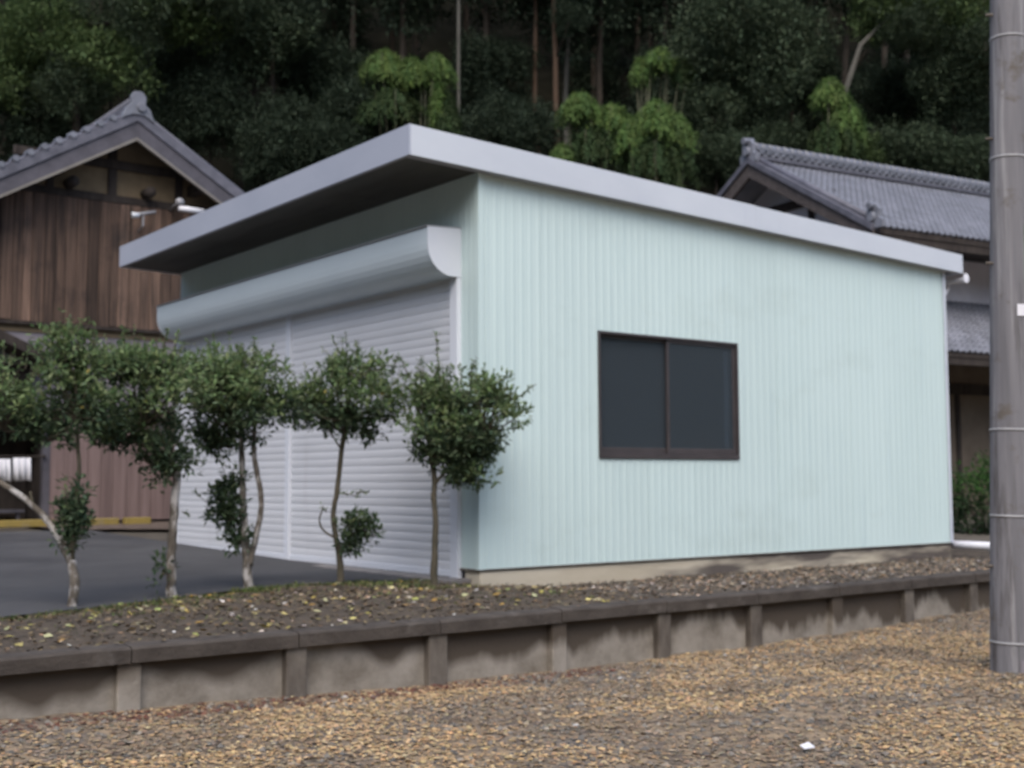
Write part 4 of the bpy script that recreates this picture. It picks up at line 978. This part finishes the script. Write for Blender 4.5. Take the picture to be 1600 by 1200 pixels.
# gravel stones
mb = MB(); SCOL = [(0.13, 0.122, 0.11), (0.18, 0.162, 0.14), (0.10, 0.094, 0.086), (0.24, 0.21, 0.17), (0.15, 0.14, 0.122)]
OCT = [Vector(v) for v in ((1,0,0),(-1,0,0),(0,1,0),(0,-1,0),(0,0,1),(0,0,-1))]
OF = [(0,2,4),(2,1,4),(1,3,4),(3,0,4),(2,0,5),(1,2,5),(3,1,5),(0,3,5)]
for _ in range(7000):
    x, y = rnd(0.2, 13), rnd(2.3, 6.83)
    k = fbm(x*1.1+5, y*1.1, 3)
    if R.random() < 0.1+1.7*(k-0.3): continue
    p = Vector((x, y, gravel_z(x, y)+0.004))
    if not in_view(p): continue
    s = rnd(0.008, 0.028); c = jit(R.choice(SCOL), 0.3)
    if R.random() < 0.005: c = (0.42, 0.41, 0.39)
    a = rnd(0, 3.14); ca, sa = math.cos(a), math.sin(a)
    vs = []
    for v in OCT:
        w = Vector((v.x*s*rnd(.8, 1.5), v.y*s*rnd(.7, 1.1), v.z*s*rnd(.45, .8)))
        vs.append(p+Vector((w.x*ca-w.y*sa, w.x*sa+w.y*ca, w.z)))
    mb.add(vs, OF, c)
o = mb.build('gravel_stones', M['dryleaf'], None, False, 0, 'stuff'); tag(o, 'small grey gravel stones among the brown leaf litter', 'gravel')
# bed: fallen leaves and grass
mb = MB()
for _ in range(14000):
    x, y = rnd(0.2, 14.6), rnd(6.85, 10.4)
    if x < 6.95 and y > edge_y(x)+0.15: continue
    if x > 6.8 and y > 9.62: continue
    z = soil_z(x, y) if y > 6.98 else 0.392
    p = Vector((x, y, z+rnd(0.004, 0.016)))
    if not in_view(p): continue
    if y < 6.98 and R.random() < 0.7: continue
    a = rnd(0, 6.283); d = Vector((math.cos(a), math.sin(a), rnd(-0.1, 0.35)))
    t = R.random(); left = x < 6.8
    if t < 0.055 and left: c = R.choice([(0.36, 0.30, 0.09), (0.40, 0.35, 0.14), (0.33, 0.21, 0.06), (0.26, 0.29, 0.10), (0.36, 0.34, 0.2)]); L = rnd(0.04, 0.085)
    elif t < (0.12 if left else 0.2): c = R.choice([(0.40, 0.33, 0.24), (0.46, 0.42, 0.38), (0.33, 0.22, 0.14)]); L = rnd(0.03, 0.055)
    else: c = R.choice([(0.11, 0.08, 0.052), (0.075, 0.058, 0.042), (0.15, 0.11, 0.07), (0.12, 0.095, 0.062), (0.17, 0.14, 0.085)] if left else [(0.17, 0.145, 0.12), (0.12, 0.105, 0.09), (0.23, 0.175, 0.125), (0.10, 0.09, 0.082), (0.28, 0.2, 0.13)]); L = rnd(0.025, 0.055)
    leaf(mb, p, d, Vector((rnd(-.6, .6), rnd(-.6, .6), 1)), L, L*rnd(0.45, 0.7), jit(c, 0.25, 0.08), rnd(-0.2, 0.3))
o = mb.build('fallen_leaves', M['dryleaf'], None, False, 0, 'stuff'); tag(o, 'yellow and brown fallen leaves on the dark soil of the planting bed', 'fallen leaves')
mb = MB()
GR = [(0.085, 0.125, 0.04), (0.12, 0.15, 0.05), (0.07, 0.10, 0.038), (0.15, 0.155, 0.06)]
def tuft(x, y, n, h, r):
    for _ in range(n):
        px_, py_ = x+R.gauss(0, r), y+R.gauss(0, r*0.6)
        if px_ < 6.9 and py_ > edge_y(px_)+0.05: continue
        z = soil_z(px_, py_) if py_ > 7 else 0.39
        a = rnd(0, 6.283); hh = h*rnd(0.4, 1.1); lean = rnd(0.1, 0.7)
        d = Vector((math.cos(a)*lean, math.sin(a)*lean, 1)); s = Vector((-math.sin(a), math.cos(a), 0))*rnd(0.003, 0.007)
        p = Vector((px_, py_, z-0.01)); q = p+d*hh*0.55; t = p+d*hh+Vector((math.cos(a), math.sin(a), -0.3))*hh*0.25
        mb.add([p-s, p+s, q+s*0.8, q-s*0.8, t], [(0, 1, 2, 3), (3, 2, 4)], jit(R.choice(GR), 0.3, 0.1))
for k in range(190):
    x = rnd(0.5, 6.8); tuft(x, edge_y(x)-abs(R.gauss(0, 0.22)), 30, rnd(0.02, 0.055), 0.09)
for k in range(70):
    x = rnd(0.5, 6.8); tuft(x, 7.1+(edge_y(x)-7.2)*R.random()**0.6, 18, rnd(0.015, 0.04), 0.10)
for (ix, iy, n, h) in ((92, 942, 60, 0.13), (200, 932, 110, 0.08), (262, 944, 70, 0.09), (330, 930, 60, 0.06), (398, 922, 140, 0.07), (412, 920, 80, 0.06), (600, 912, 160, 0.06), (560, 912, 160, 0.05), (650, 914, 120, 0.06), (690, 920, 100, 0.05), (740, 916, 60, 0.05), (860, 935, 70, 0.035), (200, 965, 40, 0.05)):
    p = on(ix, iy, 2, 0.36); tuft(p.x, p.y, n, h, 0.12)
o = mb.build('weeds', M['leaf'], None, False, 0, 'stuff'); tag(o, 'short green weeds along the edge of the planting bed and asphalt', 'weeds')
# one bright scrap on the gravel
p = on(1262, 1173, 2, 0.0); mb = MB(); mb.add([p+Vector((-.035, -.01, .012)), p+Vector((.035, -.016, .012)), p+Vector((.03, .02, .03)), p+Vector((-.03, .022, .022)), p+Vector((-.035, -.01, .017)), p+Vector((.035, -.016, .017)), p+Vector((.03, .02, .035)), p+Vector((-.03, .022, .027))], [(0,3,2,1),(4,5,6,7),(0,1,5,4),(1,2,6,5),(2,3,7,6),(3,0,4,7)])
tag(mb.build('paper_scrap', M['cloth']), 'small white paper scrap lying on the leaf strewn gravel', 'paper scrap')

# ------------------------------------------------------------------ hedge by the right house
R.seed(5)
hg = thing('garden_hedge', 'dense green clipped bush between the shed and the tiled house', 'bush', tuple(on(1520, 860, 2, 0.36)))
mb = MB(); hc = at_depth(1535, 780, 22.5)
for q in range(170):
    v = rvec(); rr_ = 0.6+0.4*R.random()
    c = hc+RH*(v.x*0.85*rr_+0.1)+FH*(v.y*0.7*rr_)+Vector((0, 0, v.z*0.95*rr_-0.2))
    clump(mb, c, 0.16, 26, 0.085, 0.045, [(0.05, 0.115, 0.03), (0.035, 0.08, 0.025), (0.065, 0.14, 0.035)] if v.z > 0.2 else [(0.03, 0.055, 0.025), (0.04, 0.07, 0.03)], 0.5)
mb.build('foliage', M['leaf'], hg, False, 0, 'stuff')
gz_ = upper_z(hc.x, hc.y)
mb = MB()
for k in range(6): mb.tube([(hc.x+rnd(-.3, .3), hc.y+rnd(-.3, .3), gz_-0.05), (hc.x+rnd(-.5, .5), hc.y+rnd(-.4, .4), hc.z)], [0.03, 0.012], 6)
mb.build('stems', M['barkgreen'], hg)

# ------------------------------------------------------------------ wooded hillside
def crown_mesh(seed, rx, rz, ncl, per, ll, lw, cols, clr, droop=0.0, hollow=0.55):
    R.seed(seed); mb = MB()
    for q in range(ncl):
        v = rvec(); rr_ = hollow+(1-hollow)*R.random()**0.7
        lob = 0.78+0.32*math.sin(v.x*3.1+seed)*math.cos(v.y*2.7+seed*2)+0.1*math.sin(v.z*5+seed)
        c = Vector((v.x*rx*rr_*lob, v.y*rx*rr_*lob, v.z*rz*rr_*lob))
        tone = [jit(cc, 0.22) for cc in cols]
        for _ in range(per):
            w = rvec(); p = c+w*clr*R.random()**0.5
            d = (w+rvec()*0.6+Vector((0, 0, -droop))).normalized()
            leaf(mb, p, d, Vector((0, 0, 1))+rvec()*0.4, ll*rnd(.7, 1.3), lw*rnd(.8, 1.2), jit(R.choice(tone), 0.2, 0.08))
    return mb
FG = [(0.10, 0.145, 0.06), (0.12, 0.168, 0.066), (0.085, 0.125, 0.055)]
FD = [(0.046, 0.065, 0.042), (0.054, 0.074, 0.048), (0.04, 0.056, 0.037)]
FM = [(0.066, 0.09, 0.054), (0.077, 0.103, 0.061), (0.057, 0.079, 0.048)]
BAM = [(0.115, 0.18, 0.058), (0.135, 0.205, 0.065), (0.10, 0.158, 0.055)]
BAMD = [(0.05, 0.078, 0.034), (0.058, 0.088, 0.038)]  # lower sprays: shade beneath each mop is put into the leaf colour
def mesh_of(mb, name, m_):
    o = mb.build(name, M[m_]); me = o.data; bpy.data.objects.remove(o); return me
CM = {'bright': [mesh_of(crown_mesh(41+i, 2.6, 2.1, 200, 36, 0.20, 0.11, FG, 0.42), 'crown', 'farleaf') for i in range(2)],
      'mid': [mesh_of(crown_mesh(51+i, 2.8, 2.4, 200, 34, 0.20, 0.105, FM, 0.45), 'crown', 'farleaf') for i in range(2)],
      'dark': [mesh_of(crown_mesh(61+i, 2.6, 3.0, 190, 32, 0.21, 0.10, FD, 0.5, 0.4), 'crown', 'farleaf') for i in range(3)]}
def trunk_path(x, y, z0, z1, lean=(0, 0), wob=0.25, n=7):
    return [Vector((x+lean[0]*k/n+rnd(-wob, wob)*0.3, y+lean[1]*k/n+rnd(-wob, wob)*0.3, z0+(z1-z0)*k/n)) for k in range(n+1)]
def ground_hit(ix, d):
    p = at_depth(ix, 700, d); return Vector((p.x, p.y, upper_z(p.x, p.y)))
def wood_tree(name, label, ix, d, crowns, top=None, r=0.22, bark='farbark', lean=(0, 0), group=None, cat='tree', lean_only=False):
    """crowns: (image x, image y, radius scale, kind)"""
    g = ground_hit(ix, d); t = thing(name, label, cat, tuple(g), group)
    zt = at_depth(ix, top if top is not None else crowns[0][1], d).z if (top is not None or crowns) else g.z+16
    pts = trunk_path(g.x, g.y, g.z-0.3, zt, lean)
    tr = MB().tube(pts, [r*(1-0.55*k/(len(pts)-1)) for k in range(len(pts))], 9).build('trunk', M[bark], t, True)
    for i, (cx, cy, s, kind) in enumerate(crowns):
        limb = not lean_only or i == 0
        c = at_depth(cx, cy, d+rnd(-0.6, 0.6)); me = R.choice(CM[kind])
        o = obj('crown', me, t); o.location = c; o.scale = (s, s, s*rnd(0.85, 1.1)); o.rotation_euler = (rnd(-.2, .2), rnd(-.2, .2), rnd(0, 6.28))
        if not limb: continue
        best = min(pts, key=lambda p: abs(p.z-(c.z-1.0*s)))
        MB().tube([best, best.lerp(c, 0.6)+Vector((0, 0, -0.3*s)), c], [r*0.4, r*0.25, r*0.1], 6).build('limb', M['farbark'], tr, True)
    return t
R.seed(77)
# trees one can tell apart
wood_tree('broadleaf_tree', 'bright green leafy tree rising directly behind the left gable roof', 110, 42.5, [(60, 60, .85, 'bright'), (150, 95, .8, 'bright'), (20, 130, .75, 'bright'), (120, 145, .6, 'mid'), (200, 20, .7, 'mid')], 40, 0.25)
wood_tree('broadleaf_tree', 'light green leafy tree at the top left, right of the brightest tree', 165, 43.5, [(285, 15, .85, 'bright'), (330, -30, .8, 'mid'), (245, -20, .7, 'bright')], -10, 0.10, 'timber')
wood_tree('broadleaf_tree', 'dim leafy tree at the top, left of the shed roof peak', 420, 46, [(420, 60, .85, 'mid'), (395, -10, .9, 'mid'), (455, 10, .7, 'dark')], 10, 0.2)
wood_tree('slender_tree', 'single tall pale trunk rising behind the peak of the shed roof', 715, 43, [(712, -90, .8, 'dark')], -60, 0.11, 'farbarkpale')
wood_tree('cedar_tree', 'reddish cedar trunk, brightest of the trunks above the shed roof', 872, 49, [(872, -90, 1.0, 'dark'), (890, 30, .35, 'dark')], -80, 0.17, 'farbarkred')
wood_tree('cedar_tree', 'brown cedar trunk just left of the reddish one', 842, 50, [(842, -100, 1.0, 'dark')], -80, 0.15, 'farbarkred')
wood_tree('cedar_tree', 'greyish cedar trunk just right of the reddish one', 890, 51, [(905, 10, .55, 'mid'), (890, -90, 1., 'dark')], -80, 0.16, 'farbarkpale')
wood_tree('broadleaf_tree', 'dim olive leafy tree above the left end of the right house roof', 1150, 45, [(1130, 60, .9, 'mid'), (1190, 120, .85, 'mid'), (1170, 30, .9, 'mid'), (1110, 180, .6, 'mid'), (1220, 60, .7, 'mid'), (1165, 215, .6, 'dark')], 40, 0.22)
lt = wood_tree('leaning_tree', 'tree with a pale trunk leaning right under leafy boughs, top right', 1318, 44, [(1385, 22, .65, 'bright'), (1440, -5, .9, 'mid'), (1490, 30, .7, 'bright'), (1530, 75, .6, 'mid'), (1425, 45, .4, 'mid')], 148, 0.1, 'farbarkpale', lean_only=True)
a = at_depth(1318, 150, 44); c1 = at_depth(1345, 70, 44); c2 = at_depth(1390, 25, 44)
MB().tube([a-Vector((0, 0, 2)), a, a.lerp(c1, .5), c1, c2], [.10, .115, .105, .09, .05], 9).build('trunk', M['farbarkpale'], lt, True)
wood_tree('cedar_tree', 'dark forked trunk in the gloom above the right house ridge', 1397, 49, [(1400, -80, 1, 'dark')], -60, 0.2, 'farbark')
wood_tree('broadleaf_tree', 'dim round tree crown beside the utility pole, above the tiled ridge', 1505, 45, [(1490, 120, .65, 'mid'), (1530, 150, .6, 'mid'), (1500, 190, .55, 'dark')], 110, 0.16)

# bamboo: arching culms ending in feathery mops
def bamboo(label, ix, d, domes, seed, group='bamboo clumps at the edge of the wood'):
    """domes: (x, y_top, half width px, height px, bright?)"""
    R.seed(seed); g = ground_hit(ix, d); t = thing('bamboo_clump', label, 'bamboo', tuple(g), group)
    cm = MB(); mb = MB(); px = d/FPX
    for (x, yt, hw, hh, br) in domes:
        top = at_depth(x, yt, d); rx = hw*px; hz = hh*px
        for k in range(5):
            a = rnd(0, 6.28); f = Vector((g.x+rnd(-.6, .6), g.y+rnd(-.6, .6), g.z-0.1))
            tip = top+RH*math.cos(a)*rx*0.5+FH*math.sin(a)*rx*0.5+Vector((0, 0, -hz*0.12))
            m_ = f.lerp(tip, 0.6)+Vector((0, 0, 1.2))
            cm.tube([f, f.lerp(m_, .5)+Vector((0, 0, .5)), m_, tip+Vector((0, 0, 0.0))], [.05, .045, .035, .012], 6)
        na_ = 26+int(hw*0.9); per = int((4600*hw*hh/5000+1800)/na_)
        for k in range(na_):          # arching sprays, each a ragged plume of drooping leaves
            a = 6.283*(k+rnd(-.4, .4))/na_; reach = rx*rnd(0.45, 1.1); dropd = hz*rnd(0.45, 0.85); hump = hz*rnd(-0.10, 0.10)
            dr = RH*math.cos(a)+FH*math.sin(a)*0.85
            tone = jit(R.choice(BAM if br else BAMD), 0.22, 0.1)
            for _ in range(per):
                t_ = R.random()**0.8; sp_ = 0.07+0.10*t_
                p = top+dr*(reach*t_)+Vector((0, 0, hump*(1-t_)-dropd*t_**2.3))+rvec()*sp_*R.random()-Vector((0, 0, R.random()**2*0.35))
                d_ = dr*0.55+Vector((0, 0, -1.0*t_-0.15))+rvec()*0.6
                leaf(mb, p, d_, dr*0.6+Vector((0, 0, 0.9))+rvec()*0.5, rnd(.11, .22), rnd(.04, .06), jit(tone, 0.16, 0.08))
    cm.build('culms', M['culm'], t, True, 0, 'stuff')
    mb.build('foliage', M['bambooleaf'], t, False, 0, 'stuff')
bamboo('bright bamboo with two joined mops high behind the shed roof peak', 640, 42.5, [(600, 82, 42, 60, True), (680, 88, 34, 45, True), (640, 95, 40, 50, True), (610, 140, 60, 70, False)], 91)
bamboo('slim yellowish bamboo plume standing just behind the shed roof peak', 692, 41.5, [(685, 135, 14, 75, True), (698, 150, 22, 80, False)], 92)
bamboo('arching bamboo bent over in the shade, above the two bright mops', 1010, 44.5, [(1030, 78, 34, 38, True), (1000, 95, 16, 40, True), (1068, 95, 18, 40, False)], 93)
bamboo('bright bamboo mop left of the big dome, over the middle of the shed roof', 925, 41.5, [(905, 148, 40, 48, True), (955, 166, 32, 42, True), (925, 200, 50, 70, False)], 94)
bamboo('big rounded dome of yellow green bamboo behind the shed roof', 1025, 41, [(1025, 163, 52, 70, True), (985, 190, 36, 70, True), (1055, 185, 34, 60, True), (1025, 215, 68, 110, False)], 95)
bamboo('egg shaped bamboo mop above the tiled ridge of the right house', 1305, 42, [(1296, 126, 32, 48, True), (1318, 158, 38, 80, True), (1302, 185, 50, 110, False)], 96)
bamboo('low bamboo tuft peeking just over the shed roof edge', 875, 41, [(878, 228, 20, 30, True)], 97)

# undergrowth along the edge of the wood
R.seed(99)
def shrub(label, ix, iy, d, s, kind, grp='bushes under the wood'):
    c = at_depth(ix, iy, d); g = ground_hit(ix, d); t = thing('woodland_bush', label, 'bush', tuple(g), grp)
    for k in range(3):
        o = obj('foliage', R.choice(CM[kind]), t); q = c+RH*rnd(-1, 1)*s*1.6+FH*rnd(-.5, .5)+Vector((0, 0, rnd(-.5, .5)*s))
        o.location = q; o.scale = (s, s, s*0.9); o.rotation_euler = (0, 0, rnd(0, 6.28))
    MB().tube([g-Vector((0, 0, .2)), g.lerp(c, .6)+Vector((rnd(-.3, .3), 0, 0)), c], [.12, .09, .04], 7).build('stem', M['farbark'], t, True)
SHL = {(300, 120): 'dark bush high above the right slope of the timber house roof', (510, 120): 'dark bush left of the bamboo with two joined mops, under the dim tree', (780, 110): 'dark bush between the slender pale trunk and the brown cedar trunk',
       (1090, 120): 'dark bush just right of the arching bamboo', (1240, 110): 'dark bush left of the pale leaning trunk, above the egg shaped bamboo', (1430, 150): 'dark bush in the gap right of the pale leaning trunk', (370, 60): 'dark bush in the gap between the two dim trees at the top left',
       (40, 210): 'dark bush under the bright tree, behind the left slope of the gable', (330, 190): 'dark bush right of the gable ridge ornament, higher of two there',
       (470, 205): 'dark bush midway between the gable ridge and the shed roof peak', (555, 190): 'dark bush under the bamboo with two joined mops, on its left',
       (790, 195): 'dark bush right of the slender pale trunk, upper of two', (1120, 250): 'dim olive bush just left of the ridge end of the tiled house', (760, 215): 'dark bush close behind the shed roof, right of the slim bamboo plume',
       (520, 240): 'dark low bush just above the front roof edge, left of the roof peak', (1180, 260): 'dim olive bush behind the ridge ornament of the tiled house', (420, 240): 'dark bush just right of the timber house roof, above the shed eave'}
shrub('olive bush behind the right end of the tiled ridge', 1440, 245, 43.5, .65, 'mid')
shrub('olive bush beside the pole, behind the tiled ridge', 1510, 255, 43, .6, 'mid')
shrub('green bush just right of the egg shaped bamboo', 1345, 245, 42.5, .4, 'bright')
shrub('dim bush just left of the egg shaped bamboo', 1235, 225, 43.5, .5, 'mid')
for (ix, iy, d, s, kind) in ((40, 210, 44, .7, 'dark'), (330, 190, 45, .6, 'dark'), (470, 205, 44.5, .6, 'dark'), (555, 190, 43.5, .55, 'dark'), (790, 195, 44, .6, 'dark'), (1120, 250, 42.5, .5, 'mid'), (760, 215, 43, .5, 'dark'), (520, 240, 43, .5, 'dark'), (1180, 260, 43, .5, 'mid'), (420, 240, 43, .55, 'dark'), (300, 120, 47, .7, 'dark'), (510, 120, 48, .65, 'dark'), (780, 110, 50, .6, 'dark'), (1090, 120, 48, .6, 'dark'), (1240, 110, 48, .6, 'dark'), (1430, 150, 48, .6, 'dark'), (370, 60, 50, .7, 'dark')):
    shrub(SHL[(ix, iy)], ix, iy, d, s, kind)
# dark conifers filling the hillside: their crowns close above the picture
R.seed(123)
LANDMARKS = [(40, 'the left slope of the timber house roof'), (225, 'the ridge ornament of the timber gable'), (360, 'the right slope of the timber house roof'), (500, 'the front eave of the shed'),
             (640, 'the peak of the shed roof'), (765, 'the stretch of shed roof just right of its peak'), (930, 'the small bamboo mop by the big dome'), (1050, 'the big bamboo dome'),
             (1170, 'the ridge end of the tiled house'), (1300, 'the egg shaped bamboo'), (1430, 'the middle of the tiled ridge'), (1540, 'the utility pole')]
for row, d in ((('nearest'), 52), ('second', 58), ('deepest', 65)):
    for lx, lm in LANDMARKS:
        ix = lx+rnd(-45, 45); dd = d+rnd(-1.5, 1.5); g = ground_hit(ix, dd); hgt = rnd(16, 19)
        t = thing('conifer', '%s dark conifer in line above %s' % (row, lm), 'tree', tuple(g), 'dark conifers on the hillside')
        pts = trunk_path(g.x, g.y, g.z-0.3, g.z+hgt, (rnd(-.5, .5), rnd(-.5, .5)))
        MB().tube(pts, [0.21*(1-0.6*k/(len(pts)-1)) for k in range(len(pts))], 8).build('trunk', M['farbark'], t, True)
        hts = [0.78, 0.91, 1.0] + ([0.30+rnd(-.08, .12)] if R.random() < 0.85 else []) + ([0.52] if R.random() < 0.4 else [])
        for k, hf in enumerate(hts):
            z = g.z+hgt*hf; s = (1.15, 0.95, 0.75, 0.8, 0.6)[k]
            o = obj('crown', R.choice(CM['dark']), t); o.location = (g.x+rnd(-1, 1), g.y+rnd(-1, 1), z); o.scale = (s, s, s*0.95); o.rotation_euler = (0, 0, rnd(0, 6.28))

settle()
